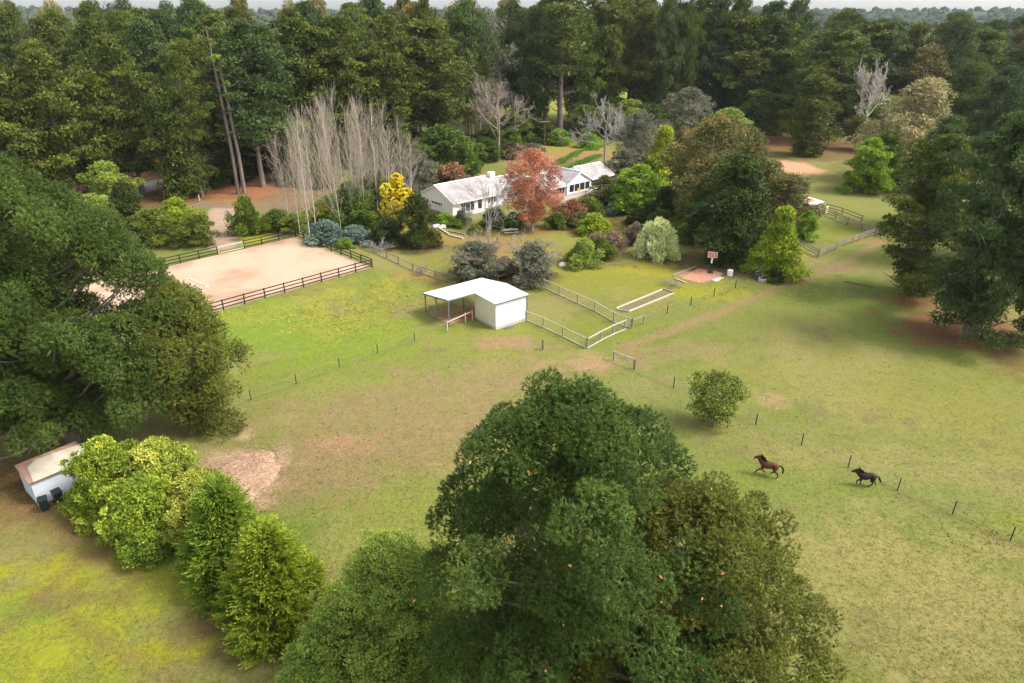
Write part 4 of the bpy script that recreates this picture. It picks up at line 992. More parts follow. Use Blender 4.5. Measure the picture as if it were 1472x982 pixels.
# understorey shrubs at the wood's foot
und = [(20, 262), (60, 268), (110, 262), (150, 258), (330, 262), (362, 250), (430, 262), (462, 268), (545, 262), (585, 258), (560, 240), (700, 226), (745, 205), (840, 196), (880, 190), (905, 198), (930, 200),
       (1022, 200), (1045, 205), (1075, 200), (1020, 182), (1095, 192), (1130, 184), (1205, 188), (1262, 196), (1280, 222), (30, 340), (90, 330), (140, 320)]
for i, (bx, by) in enumerate(und):
    side = 'left wood' if bx < 420 else ('poplar grove wood' if bx < 640 else ('pine belt behind the house' if bx < 1000 else 'right hand wood'))
    j = sum(1 for q in und if (('left wood' if q[0] < 420 else ('poplar grove wood' if q[0] < 640 else ('pine belt behind the house' if q[0] < 1000 else 'right hand wood'))) == side and q[0] < bx))
    at_px(f'broad{i % 2}', 'undergrowth_shrub', bx, by, by - random.uniform(34, 60), random.uniform(56, 80), f'dark leafy undergrowth shrub, {ordn[j]} from the left at the {side} foot', 'shrub', 'undergrowth shrubs at the foot of the wood', mat=random.choice(['darkgreen', 'midgreen', 'darkgreen', 'dusty']))

# distant woodland (one mass)
def woodland():
    r = np.random.default_rng(900); V = []; F = []; n = 0
    base = bmesh.new(); bmesh.ops.create_icosphere(base, subdivisions=2, radius=1); bv = np.array([v.co[:] for v in base.verts]); bf = np.array([[v.index for v in f.verts] for f in base.faces]); base.free()
    for i in range(3400):
        y = 640 + 1900 * r.random() ** 1.3; x = r.uniform(-.95, .95) * y
        if vnoise(np.array([x]), np.array([y]), 170, 55)[0] > .72 and y < 1500: continue
        s = r.uniform(5, 11); b = bv * (1 + .22 * r.normal(size=(len(bv), 1))) * np.array([s, s, s * .8])
        b += np.array([x, y, float(hgt(x, y)) + s * .55]); V.append(b); F.append(bf + n); n += len(bv)
    m = surf('distant_foliage', (.022, .036, .018), (.06, .08, .035), .25, 1, .05)
    tag(link('distant_woodland', np_mesh('distant_woodland', np.concatenate(V), [np.concatenate(F)], m)), 'far wooded hills', kind='stuff')
woodland()
# ------------------------------------------------------------------ sand arena
def ar(a, b, z=0): return Vector((AR0[0] + AE1[0] * a + AE2[0] * b, AR0[1] + AE1[1] * a + AE2[1] * b, ARZ + z))
def sand_mat():
    m, nt, b, o = new_mat('arena_sand')
    tc = N(nt, 'ShaderNodeTexCoord'); v = tc.outputs['Object']
    n1 = noise(nt, .12, 5, .6, vec=v); n2 = noise(nt, 5, 5, .7, vec=v)
    r1 = ramp(nt, [(.33, (.33, .21, .135)), (.50, (.45, .305, .21)), (.70, (.49, .34, .24))], n1.outputs['Fac'])
    r2 = ramp(nt, [(.3, (.88, .87, .86)), (.7, (1.06, 1.06, 1.06))], n2.outputs['Fac'])
    nt.links.new(mixc(nt, .9, r1.outputs[0], r2.outputs[0], 'MULTIPLY'), b.inputs['Base Color'])
    b.inputs['Roughness'].default_value = .95; b.inputs['Specular IOR Level'].default_value = .1
    bp = N(nt, 'ShaderNodeBump'); bp.inputs['Strength'].default_value = .5; bp.inputs['Distance'].default_value = .05
    nt.links.new(n2.outputs['Fac'], bp.inputs['Height']); nt.links.new(bp.outputs[0], b.inputs['Normal'])
    return m
sb = MB(); sb.poly([ar(.05, .05, -.2), ar(AL, .05, -.2), ar(AL, AW - .05, -.2), ar(.05, AW - .05, -.2)], (0, 0, .26))
tag(sb.build('sand_arena_surface', sand_mat()), kind='structure')

def fence(name, label, pts, height, rails, mat, post=.1, rail=(.04, .12), cat='fence', spacing=None, posts_at=None, group=None, topcap=False, wire=0, railmat=None, lift=0):
    """posts are children, each rail line one child"""
    pts = [Vector(p) for p in pts]; o = thing(name, pts[0], 0, label, cat, group); O = pts[0]
    locs = []
    for p, q in zip(pts[:-1], pts[1:]):
        n = max(1, round((q - p).length / spacing)) if spacing else 1
        for i in range(n): locs.append(p.lerp(q, i / n))
    locs.append(pts[-1])
    pm = MB().box(-post / 2, post / 2, -post / 2, post / 2, -.35, height + .06).mesh('post', mat, .01)
    for l in locs:
        z = max(float(hgt(l.x, l.y)), l.z - .01) if lift == 0 else l.z
        c = link('post', pm, o); c.location = Vector((l.x, l.y, z)) - O
        d = (pts[min(1, len(pts) - 1)] - pts[0]); c.rotation_euler = (random.uniform(-.015, .015), random.uniform(-.015, .015), math.atan2(d.y, d.x))
    for h in rails:
        b = MB()
        for p, q in zip(locs[:-1], locs[1:]):
            zp = (max(float(hgt(p.x, p.y)), p.z - .01) if lift == 0 else p.z); zq = (max(float(hgt(q.x, q.y)), q.z - .01) if lift == 0 else q.z)
            d = (q - p).normalized(); nn = Vector((d.y, -d.x, 0)) * (post / 2 + rail[0] / 2 + .004)
            j = random.uniform(-.02, .02)
            b.bar(Vector((p.x, p.y, zp + h + j)) - O + nn - d * .04, Vector((q.x, q.y, zq + h)) - O + nn + d * .04, rail[0], rail[1])
        b.build('rail', railmat or mat, o)
    if wire:
        T = Tubes()
        for k in range(wire):
            h = height * (.25 + .68 * k / max(1, wire - 1))
            for p, q in zip(locs[:-1], locs[1:]):
                zp = float(hgt(p.x, p.y)); zq = float(hgt(q.x, q.y))
                T.seg(Vector((p.x, p.y, zp + h)) - O, Vector((q.x, q.y, zq + h)) - O, .011, .011, 3)
        link('wire', T.mesh('wire', M['wire']), o)
    return o
BR = (.35, .80, 1.28)
gL, gR = G(312, 366), G(349, 357)
def apar(p): d = Vector((p.x - AR0[0], p.y - AR0[1])); return d.dot(Vector(AE1)), d.dot(Vector(AE2))
agR = apar(gR)[0]; agL = apar(gL)[0]
fence('rail_fence', 'black three rail timber fence around the sand arena, front and right sides', [ar(AL, 0), ar(0, 0), ar(0, AW), ar(agR, AW)], 1.32, BR, M['timber_dark'], .13, (.05, .13), spacing=2.75, lift=1)
fence('rail_fence', 'black three rail fence on the far arena side, left of the white gate', [ar(agL, AW), ar(AL, AW), ar(AL, 0.4)], 1.32, BR, M['timber_dark'], .13, (.05, .13), spacing=2.75, lift=1)
# gate
g0 = ar(agR + .12, AW); g1 = ar(agL - .12, AW); gt = thing('field_gate', g0, 0, 'white tube gate across the sand arena entry', 'gate'); T = Tubes(); dv = g1 - g0
for h in (.25, 1.2): T.seg((0, 0, h), dv + Vector((0, 0, h)), .035, .035, 6)
for t in (0, 1): T.seg(dv * t + Vector((0, 0, .25)), dv * t + Vector((0, 0, 1.2)), .035, .035, 6)
link('gate_frame', T.mesh('gate_frame', M['steel_white']), gt)
T = Tubes()
for i in range(1, 16): T.seg(dv * (i / 16) + Vector((0, 0, .25)), dv * (i / 16) + Vector((0, 0, 1.2)), .006, .006, 3)
for i in range(1, 5): T.seg(Vector((0, 0, .25 + .19 * i)), dv + Vector((0, 0, .25 + .19 * i)), .006, .006, 3)
link('wire_mesh', T.mesh('wire_mesh', M['wire']), gt)
# jump stands and poles
ja, jb = G(298, 413), G(272, 402)
ja.z = jb.z = ARZ + .06
for p, lab in ((ja, 'right hand grey jump stand in the sand arena'), (jb, 'left hand grey jump stand in the sand arena')):
    o = thing('jump_stand', p, math.atan2((jb - ja).y, (jb - ja).x), lab, 'jump stand', 'pair of jump stands in the sand arena')
    T = Tubes()
    for q in (-.25, .25): T.seg((0, q, 0), (0, q, 1.6), .035, .035, 5)
    link('upright', T.mesh('upright', M['steel_white']), o)
    b = MB(); b.box(-.04, .04, -.35, .35, 0, .06); b.box(-.3, .3, -.04, .04, 0, .055); b.build('foot', M['steel_white'], o)
def pole(p, q, lab, r=.05, mat='white_trim'):
    o = thing('jump_pole', p, 0, lab, 'pole'); b = MB(); L = q - p
    b.cyl(Vector((0, 0, r)), L + Vector((0, 0, r)), r, r, 10); b.build('pole', M[mat], o)
    b = MB()
    for t in (.12, .5, .86): b.cyl(L * t + Vector((0, 0, r)), L * (t + .07) + Vector((0, 0, r)), r + .004, r + .004, 10)
    b.build('band', M['yellow_paint'], o)
pole(ja + Vector((0, 0, .06)), jb + Vector((0, 0, .06)), 'pale jump pole lying between the two stands in the sand arena')
pa, pb = G(268, 425), G(244, 413); pa.z = pb.z = ARZ + .065; pole(pa, pb, 'yellowish pole lying on the sand beside the huge pine')

# ------------------------------------------------------------------ yard and paddock fences
def GL(l): return [G(*p) for p in l]
fence('yard_fence', 'long grey top rail fence between the garden lawn and the small yard', GL([(768, 410), (782, 414), (804, 424), (830, 436), (855, 447), (882, 463), (907, 472)]), 1.35, (1.3, .12), M['timber_grey'], .15, (.07, .12), wire=4, railmat=M['timber_pale'])
fence('yard_fence', 'grey timber fence along the paddock side of the small yard, starting at the white shed', GL([(757, 461), (781, 471), (809, 484), (843, 501)]), 1.35, (1.3, .12), M['timber_grey'], .15, (.07, .12), wire=4, railmat=M['timber_pale'])
fence('yard_fence', 'short lichened rail fence closing the right end of the small yard', GL([(844, 501), (863, 490), (881, 481), (898, 474)]), 1.35, (1.3, .12), M['timber_grey'], .15, (.08, .13), wire=4, railmat=M['timber_pale'])
fence('yard_fence', 'short piece of rail reaching from the yard corner towards the timber edged bed', GL([(909, 472), (925, 466)]), 1.3, (1.2,), M['timber_grey'], .15, (.07, .12), wire=2)
fence('gate_panel', 'open timber and wire gate panel standing alone in the paddock right of the yard', GL([(882, 518), (911, 530)]), 1.2, (1.15,), M['timber_grey'], .14, (.07, .11), cat='gate', wire=4, railmat=M['timber_pale'])
fence('hitching_rail', 'pale hitching rail in front of the open bay of the white shed', GL([(643, 476), (669, 464), (679, 460)]), 1.25, (1.2,), M['timber_pale'], .13, (.08, .12), cat='rail')
fence('garden_fence', 'old brown timber fence running from the arena corner to the back of the white shed', GL([(518, 357), (537, 364), (556, 372), (573, 380), (594, 390), (626, 400), (657, 408)]), 1.2, (1.1, .1), M['timber_brown'], .13, (.06, .12), wire=3, railmat=M['timber_grey'])
fence('garden_fence', 'short brown rail fence behind the white shed roof beside the grey green bush', GL([(716, 408), (740, 400), (762, 406)]), 1.2, (1.1,), M['timber_brown'], .13, (.06, .12), wire=2)
fence('rail_fence', 'greenish grey post and rail fence at the right paddock in front of the hut', GL([(1146, 354), (1176, 370), (1189, 364), (1201, 359), (1212, 353), (1224, 349.5), (1234, 346), (1245, 342), (1259, 338)]), 1.25, (.45, .85, 1.2), M['timber_grey'], .15, (.05, .12))
fence('rail_fence', 'brown double rail fence from the hut down to the paddock corner', GL([(1184, 308), (1201, 314), (1218, 323), (1238, 331), (1258, 338)]), 1.25, (.4, .8, 1.2), M['timber_brown'], .15, (.05, .14), railmat=M['timber_grey'])
fence('rail_fence', 'short pale rail from the paddock corner to the right hand pines', GL([(1260, 338), (1276, 344), (1300, 352)]), 1.25, (.6, 1.2,), M['timber_grey'], .15, (.05, .12), railmat=M['timber_pale'])
fence('rail_fence', 'second thin brown rail fence just above the one from the hut to the paddock corner', GL([(1188, 302), (1210, 308), (1238, 319)]), 1.2, (.6, 1.15,), M['timber_brown'], .13, (.05, .12))
fence('garden_fence', 'low dark wire fence behind the basketball hoop', GL([(985, 352), (1000, 357), (1018, 364), (1045, 378)]), 1.1, (1.0,), M['timber_brown'], .1, (.05, .08), wire=3)
fence('wire_fence', 'line of dark steel posts and wire crossing the paddock past the two horses', GL([(912, 532), (968, 557), (1030, 584), (1086, 611), (1152, 640), (1219, 672), (1290, 705), (1369, 739), (1452, 777), (1540, 817)]), 1.15, (), M['timber_dark'], .075, wire=3)
fence('wire_fence', 'line of short dark posts and wire below the sand arena', GL([(300, 598), (361, 575), (426, 552), (488, 528), (543, 508), (596, 490), (643, 476)]), 1.05, (), M['timber_dark'], .07, wire=2)
fence('wire_fence', 'line of dark posts and wire between the garden lawn and the right paddock', GL([(925, 466), (959, 451), (993, 439), (1026, 426), (1057, 414), (1086, 403)]), 1.15, (), M['timber_dark'], .085, wire=2)
fence('gate_panel', 'pale galvanised rail gate beside the water trough under the yellow green conifer', GL([(1086, 402), (1103, 394)]), 1.25, (1.2, .7), M['steel_white'], .09, (.05, .06), cat='gate')
for (bx, by), lab in (((780, 503), 'single short wooden post standing between the yard and the white shed'), ((1105, 397), 'brown post beside the galvanised gate, nearest of the pair'), ((1111, 395), 'brown post beside the galvanised gate, further of the pair'),
                      ((287, 289), 'pale wooden marker post on the red litter left of the twin trunks')):
    o = thing('wooden_post', G(bx, by), .3, lab, 'post'); MB().box(-.09, .09, -.09, .09, -.3, 1.25).build('post', M['timber_brown' if bx != 287 else 'timber_pale'], o, .02)
o = thing('leaning_stake', G(323, 487), 0, 'thin pale stake leaning in the grass below the sand arena', 'stake'); b = MB(); b.bar((0, 0, -.1), (-.45, .1, 1.1), .07, .07); b.build('stake', M['timber_pale'], o)

# ------------------------------------------------------------------ white shed with open bay
sn = G(713, 474); sd_ = G(757, 461)
srot = math.atan2(sd_.y - sn.y, sd_.x - sn.x) + .02
SH = thing('white_shed', sn, srot, 'cream and white steel shed with an open bay, at the corner of the small yard', 'shed')
LA = (Vector((sd_.x, sd_.y)) - Vector((sn.x, sn.y))).length; LB = 4.35; BT = 9.5
zr = lambda b: 3.5 - (.02 * max(0, 4.3 - b)) - .155 * max(0, b - 4.3)
def wallseg(nm, p, q, z0, z1a, z1b, mat, th=.08, inward=None):
    b = MB(); P_ = Vector((*p, 0)); Q_ = Vector((*q, 0)); d = (Q_ - P_).normalized(); n = Vector((-d.y, d.x, 0)) * th
    b.poly([P_ + Vector((0, 0, z0)), Q_ + Vector((0, 0, z0)), Q_ + Vector((0, 0, z1b)), P_ + Vector((0, 0, z1a))], n)
    return b.build(nm, M[mat], SH)
wallseg('wall', (0, 0), (LA, 0), .38, zr(0) - .03, zr(0) - .03, 'white_trim')  # sunlit side: its brightness is put into the colour, white beside cream walls
wallseg('wall', (0, LB), (0, .083), .30, zr(LB) - .03, zr(0) - .03, 'wall_cream')
wallseg('wall', (LA, .083), (LA, LB), .38, zr(0) - .03, zr(LB) - .03, 'cream_steel')
wallseg('wall', (LA - .083, LB), (.083, LB), .2, zr(LB) - .03, zr(LB) - .03, 'cream_steel')
b = MB(); b.box(-.05, LA + .05, -.05, .12, -.4, .379); b.box(-.05, .12, .121, LB, -.4, .299); b.box(LA - .12, LA + .05, .121, LB, -.4, .379); b.build('plinth', M['concrete'], SH)
b = MB(); ov = .22
def rz(b_): return zr(b_)
prof_b = [-ov, 4.3, BT + .25]
for (a0, a1, bs) in ((.0 - ov, LA + ov, prof_b), (-4.1, -ov - .004, [4.05, 4.3, BT + .25])):
    for b0, b1 in zip(bs[:-1], bs[1:]):
        b.poly([(a0, b0, rz(b0)), (a1, b0, rz(b0)), (a1, b1, rz(b1)), (a0, b1, rz(b1))], (0, 0, .05))
b.build('roof', M['roof_white'], SH)
b = MB()
b.bar((-ov - .02, -ov - .03, zr(0) - .05), (LA + ov + .05, -ov - .03, zr(0) - .05), .06, .17)
b.bar((-4.13, 4.02, zr(4.05) - .06), (-4.13, BT + .2, zr(BT + .25) - .06), .06, .18)
b.bar((-4.1, 4.02, zr(4.3) - .07), (-ov, 4.02, zr(4.3) - .07), .06, .16)
b.build('gutter', M['steel_dark'], SH)
b = MB(); b.bar((LA + .07, -.1, .02), (LA + .07, -.1, zr(0) - .1), .12, .12); b.build('downpipe', M['steel_dark'], SH)
pm = MB().box(-.06, .06, -.06, .06, -.4, 1).mesh('post', M['steel_dark'])
for (a, bb) in ((-4.0, 4.15), (-4.0, BT), (0, BT), (LA, BT), (-4, 6.9), (0, 6.9)):
    c = link('post', pm, SH); c.location = (a, bb, 0); c.scale = (1, 1, zr(bb) - .06)
b = MB(); b.box(-3.8, LA - .2, 4.6, BT - .2, -.2, .05); b.build('earth_floor', surf('shed_floor_soil', (.20, .12, .08), (.34, .20, .14), 2, .95, .05), SH)
sb_ = thing('rain_gutter_scrap', sn + Vector((1.1 * math.cos(srot) + .5 * math.sin(srot), 1.1 * math.sin(srot) - .5 * math.cos(srot), 0)), srot, 'dark pipes and scrap lying at the foot of the white shed wall', 'scrap')
b = MB(); b.bar((-.2, 0, .08), (1.2, .05, .10), .1, .1); b.bar((-.1, -.18, .07), (.9, -.25, .07), .09, .09); b.bar((.2, -.08, .19), (1.0, -.1, .17), .08, .08); b.build('pipes', M['steel_dark'], sb_)
rd = thing('feed_bucket', sn + Vector((-2.6 * math.cos(srot) - 4.9 * math.sin(srot), -2.6 * math.sin(srot) + 4.9 * math.cos(srot), .05)), 0, 'small red feed bucket in the open bay of the white shed', 'bucket')
rd.location = SH.matrix_basis @ Vector((-.5, 4.5, .06)) if False else sn + Vector((math.cos(srot) * -.6 - math.sin(srot) * 4.7, math.sin(srot) * -.6 + math.cos(srot) * 4.7, .055))
b = MB(); b.cyl((0, 0, 0), (0, 0, .45), .2, .27, 14); b.build('bucket', M['red_plastic'], rd); b = MB(); b.cyl((0, 0, .452), (0, 0, .47), .28, .28, 14); b.build('rim', M['red_plastic'], rd)

# ------------------------------------------------------------------ house
HO = G(651, 311); HO.z = 0
HR = rad(42.8)
HS = thing('house', HO, HR, 'long white bungalow with pale lichened tile roofs in the garden', 'house')
def hwall(u0, u1, v0, v1, eave, ridge=None, rpos=None, along='u', z0=-.3):
    """solid body with pentagonal ends"""
    b = MB()
    if ridge is None: b.box(u0, u1, v0, v1, z0, eave)
    elif along == 'u': b.poly([(u0, v0, z0), (u0, v1, z0), (u0, v1, eave), (u0, rpos, ridge), (u0, v0, eave)], (u1 - u0, 0, 0))
    else: b.poly([(u0, v0, z0), (u1, v0, z0), (u1, v0, eave), (rpos, v0, ridge), (u0, v0, eave)], (0, v1 - v0, 0))
    return b.build('wall', M['white_paint'], HS)
def hroof(u0, u1, v0, v1, eave, ridge, rpos, along='u', ov=.55, th=.12, oe=.25, fascia=True):
    b = MB(); f = MB(); t = Vector((0, 0, th))
    if along == 'u':
        for (v, s) in ((v0, -1), (v1, 1)):
            sl = (ridge - eave) / abs(rpos - v); ve = v + s * ov; ze = eave - sl * ov
            b.poly([(u0 - oe, ve, ze + .05), (u1 + oe, ve, ze + .05), (u1 + oe, rpos, ridge + .05), (u0 - oe, rpos, ridge + .05)], t)
            f.bar((u0 - oe, ve + s * .03, ze + .06), (u1 + oe, ve + s * .03, ze + .06), .05, .2)
            for ue, q in ((u0 - oe - .03, -1), (u1 + oe + .03, 1)): f.bar((ue, ve, ze + .08), (ue, rpos, ridge + .08), .05, .24)
        c = MB(); c.bar((u0 - oe, rpos, ridge + th + .09), (u1 + oe, rpos, ridge + th + .09), .26, .10)
    else:
        for (u, s) in ((u0, -1), (u1, 1)):
            sl = (ridge - eave) / abs(rpos - u); ue = u + s * ov; ze = eave - sl * ov
            b.poly([(ue, v0 - oe, ze + .05), (ue, v1 + oe, ze + .05), (rpos, v1 + oe, ridge + .05), (rpos, v0 - oe, ridge + .05)], t)
            f.bar((ue + s * .03, v0 - oe, ze + .06), (ue + s * .03, v1 + oe, ze + .06), .05, .2)
            f.bar((ue, v0 - oe - .03, ze + .08), (rpos, v0 - oe - .03, ridge + .08), .05, .24)
        c = MB(); c.bar((rpos, v0 - oe, ridge + th + .09), (rpos, v1 + oe, ridge + th + .09), .26, .10)
    r = b.build('roof', M['roof_tile'], HS); f.build('fascia', M['white_trim'], r); c.build('ridge_cap', M['white_trim'], r)
    return r
def win(u0, u1, z0, z1, v, n, along='u', face=-1, door=False, nm='window', fr=.09):
    """window on a wall whose outside faces -v (along u) or -u"""
    f = MB(); p = MB(); o = face * .05
    def bx(m, a0, a1, zz0, zz1, d0, d1):
        lo, hi = sorted((v + face * d0, v + face * d1))
        if along == 'u': m.box(a0, a1, lo, hi, zz0, zz1)
        else: m.box(lo, hi, a0, a1, zz0, zz1)
    bx(f, u0, u1, z0, z0 + fr, -.02, .06); bx(f, u0, u1, z1 - fr, z1, -.02, .06)
    w = (u1 - u0) / n
    for i in range(n + 1):
        a = u0 + w * i; lo = max(u0, a - fr / 2); hi = min(u1, a + fr / 2)
        if i in (0, n): lo, hi = (u0, u0 + fr) if i == 0 else (u1 - fr, u1)
        bx(f, lo, hi, z0 + fr, z1 - fr, -.02, .058)
    bx(p, u0 + fr * .5, u1 - fr * .5, z0 + fr * .5, z1 - fr * .5, .004, .02)
    fo = f.build(nm, M['white_trim'], HS); p.build('pane', M['glass'], fo)
    if not door: s = MB(); bx(s, u0 - .06, u1 + .06, z0 - .07, z0 - .002, 0, .12); s.build('sill', M['white_trim'], fo)
    return fo
hwall(0, 13.6, 0, 10.3, 2.65, 4.95, 5.15); hroof(0, 13.6, 0, 10.3, 2.65, 4.95, 5.15)
hwall(13.65, 22.4, 1.2, 9.6, 2.6, 4.25, 5.2); hroof(13.95, 22.6, 1.2, 9.6, 2.6, 4.25, 5.2, oe=.0)
hwall(22.45, 26.5, -4.1, 5.0, 2.7, 4.4, .5); r2 = hroof(19.5, 26.4, -4.1, 5.0, 2.7, 4.4, .5, oe=.0)
hwall(26.55, 34.0, -4.6, 4.8, 2.75, 4.75, 30.4, 'v'); hroof(26.55, 34.0, -4.6, 4.8, 2.75, 4.75, 30.4, 'v', ov=.5)
hwall(34.05, 42.6, -3.2, 4.4, 2.6, 4.45, .6); hroof(34.3, 42.6, -3.2, 4.4, 2.6, 4.45, .6)
b = MB(); b.box(13.0, 14.2, 4.0, 5.0, 2.5, 5.65); b.box(12.95, 14.25, 3.95, 5.05, 5.65, 5.8); b.build('chimney', M['white_paint'], HS)
b = MB(); b.box(-.04, 13.7, -.04, 10.34, -.4, .22); b.box(22.4, 34.06, -4.66, 4.0, -.4, .55); b.build('brick_base', M['brick_base'], HS)
win(2.0, 5.4, .3, 2.25, 0, 3, nm='glass_door', door=True); win(6.1, 7.3, .3, 2.3, 0, 1, nm='door', door=True); win(8.6, 11, 1.0, 2.2, 0, 3)
win(3.0, 6.6, 1.35, 2.0, 0, 5, along='v', face=-1)
win(27.0, 33.6, .85, 2.7, -4.6, 4, fr=.16); win(22.8, 26.3, .85, 2.45, -4.1, 4, fr=.12); win(15, 21, .9, 2.2, 1.2, 4); win(35.5, 41, 1.0, 2.2, -3.2, 3)
b = MB(); b.box(29.1, 30.0, -4.58, -4.5, 1.0, 1.8); 
def loc(u, v, z=0): return HO + Vector((math.cos(HR) * u - math.sin(HR) * v, math.sin(HR) * u + math.cos(HR) * v, z))
b.bm.free()
cu = thing('orange_cushion', loc(30.0, -4.72, .86), HR, 'orange cushion on the sill of the gable windows of the house', 'cushion'); b = MB(); b.box(-.5, .45, 0, .05, .02, .62); b.build('cushion', M['curtain'], cu, .02); b = MB(); b.box(-.5, .45, -.02, -.003, .28, .34); b.build('band', M['yellow_paint'], cu)
b = MB(); b.box(21.4, 34.2, -6.6, -4.7, -.3, .40); b.build('terrace', M['brick_base'], HS)
b = MB(); b.box(3.6, 7.6, -1.6, -.06, -.3, .16); b.build('doorstep', M['concrete'], HS)

# ------------------------------------------------------------------ garden things
def picnic():
    o = thing('picnic_table', G(734, 336), rad(14), 'weathered wooden picnic table with benches under the rust red tree', 'picnic table')
    b = MB()
    for i in range(5): b.box(-1.3, 1.3, -.42 + i * .17, -.42 + i * .17 + .15, .72, .77)
    b.build('table_top', M['timber_pale'], o, .008)
    for y in (-.95, .67): b = MB(); b.box(-1.3, 1.3, y, y + .13, .42, .47); b.box(-1.3, 1.3, y + .145, y + .28, .42, .47); b.build('bench_seat', M['timber_pale'], o, .008)
    for x in (-.9, .9):
        b = MB(); b.bar((x, -.75, 0), (x, -.2, .715), .06, .1); b.bar((x, .75, 0), (x, .2, .715), .06, .1); b.bar((x + .07, -.95, .38), (x + .07, .95, .38), .05, .08); b.build('leg_frame', M['timber_grey'], o)
picnic()
def hoop():
    g = G(1021, 392); o = thing('basketball_hoop', g, rad(-15), 'freestanding basketball hoop with a red backboard at the edge of the red soil pad', 'basketball hoop')
    b = MB(); b.box(-.4, .4, -.5, .55, 0, .18); b.build('base', M['black'], o, .04)
    b = MB(); b.cyl((0, .2, .18), (0, .1, 2.7), .07, .06, 10); b.build('pole', M['black'], o)
    b = MB(); b.box(-.12, .12, -.02, .04, 1.45, 2.1); b.build('pole_pad', M['white_trim'], o, .02)
    b = MB(); b.bar((0, .1, 2.6), (0, -.35, 2.85), .08, .1); b.build('arm', M['black'], o)
    b = MB(); b.box(-.68, .68, -.42, -.37, 2.45, 3.3); bb = b.build('backboard', M['backboard'], o, .01)
    b = MB()
    for (x0, x1, z0, z1) in ((-.68, .68, 3.25, 3.3), (-.68, .68, 2.45, 2.5), (-.68, -.63, 2.5, 3.25), (.63, .68, 2.5, 3.25), (-.25, .25, 2.98, 3.02), (-.25, -.21, 2.65, 2.98), (.21, .25, 2.65, 2.98)): b.box(x0, x1, -.43, -.421, z0, z1)
    b.build('board_marking', M['white_trim'], bb)
    T = Tubes(); a = [i * math.pi / 8 for i in range(17)]
    for t0, t1 in zip(a[:-1], a[1:]): T.seg((.23 * math.cos(t0), -.68 + .23 * math.sin(t0), 2.62), (.23 * math.cos(t1), -.68 + .23 * math.sin(t1), 2.62), .018, .018, 5)
    T.seg((0, -.42, 2.62), (0, -.46, 2.62), .03, .03, 5); ri = link('rim', T.mesh('rim', M['red_plastic']), o)
    T = Tubes()
    for i in range(10):
        for s in (1, -1):
            t0 = i * .628; t1 = t0 + s * .6; T.seg((.22 * math.cos(t0), -.68 + .22 * math.sin(t0), 2.61), (.13 * math.cos(t1), -.68 + .13 * math.sin(t1), 2.2), .008, .008, 3)
    link('net', T.mesh('net', M['white_trim']), ri)
hoop()
def slab_px(name, pts, mat, h, label=None, cat=None, kind=None):
    P_ = GL(pts); z = sum(p.z for p in P_) / len(P_); b = MB(); O = P_[0].copy(); O.z = z
    b.poly([Vector((p.x - O.x, p.y - O.y, -.25)) for p in P_], (0, 0, .25 + h)); o = b.build(name, mat); o.location = O
    return tag(o, label, cat, kind=kind)
slab_px('soil_pad', [(979, 400), (1003, 386), (1034, 391), (1040, 393), (1022, 402), (1005, 407)], surf('red_soil', (.34, .15, .09), (.50, .26, .17), 2.5, .95, .05), .03, kind='structure')
slab_px('paving_slab', [(1022.5, 403), (1034, 398), (1041, 400), (1030, 405.5)], M['concrete'], .07, 'small grey concrete slab beside the red soil pad', 'paving slab')
def log(p, q, lab, w=.19, mat='timber_pale', nm='timber_sleeper'):
    A = G(*p); B = G(*q); o = thing(nm, A, 0, lab, 'timber'); b = MB(); b.bar((0, 0, w * .45), B - A + Vector((0, 0, w * .45)), w, w); b.build('sleeper', M[mat], o, .02)
log((886, 444), (952, 417), 'long pale timber edging on the house side of the planting bed')
log((904, 448.5), (968, 422.5), 'long pale timber edging on the paddock side of the planting bed')
log((887, 446), (903, 449), 'short timber edging at the near end of the planting bed', .2, 'timber_grey')
log((953, 416), (968, 421), 'short grey timber edging at the far end of the planting bed', .2, 'timber_grey')
log((969.5, 401), (987, 408), 'pale loose sleeper beside the dry brown twigs', .2)
log((967, 397), (1000, 384), 'dark grey sleeper edge on the house side of the red soil pad', .2, 'timber_grey')
log((1009, 409), (1040, 394), 'dark grey sleeper edge on the paddock side of the red soil pad', .16, 'timber_grey')
log((631, 329), (645, 338), 'pale upper sleeper of the curved garden step below the house', .3); log((645, 339), (665, 344), 'pale lower sleeper of the curved garden step below the house', .3)
log((645, 333), (668, 338), 'upper grey sleeper step beside the low grey green shrub', .25, 'timber_grey')
log((1215, 405), (1256, 414), 'brown fallen branch lying in the right paddock', .14, 'timber_brown', 'fallen_branch')
o = slab_px('planting_bed', [(888, 445), (952, 418.5), (966, 422.5), (904, 447)], surf('bed_soil', (.08, .10, .03), (.17, .13, .075), 1.6, .95, .05, c3=(.09, .17, .025)), .05, 'sparse soil bed inside the pale timber edging', 'garden bed')
o = thing('water_drum', G(1049, 396), 0, 'squat white plastic drum beside the basketball hoop', 'drum'); b = MB(); b.cyl((0, 0, 0), (0, 0, .85), .42, .42, 16); b.build('drum', M['white_trim'], o, .02); b = MB(); b.cyl((-.1, 0, .852), (-.1, 0, .93), .12, .1, 10); b.build('cap', M['white_paint'], o); b = MB(); b.cyl((0, 0, .4), (0, 0, .45), .427, .427, 16); b.build('band', M['concrete'], o)
def trough():
    o = thing('water_trough', G(1096, 404), .4, 'round concrete water trough beside the galvanised gate', 'trough'); T = Tubes(); k = 20
    T.path([(0, 0, -.1), (0, 0, .5)], [.58, .64], k); T.path([(0, 0, .5), (0, 0, .501)], [.64, .52], k); T.path([(0, 0, .5), (0, 0, .2)], [.52, .5], k); link('basin', T.mesh('basin', M['concrete'], False), o)
    b = MB(); b.cyl((0, 0, .28), (0, 0, .34), .505, .515, 20); b.build('water', M['glass'], o)
trough()
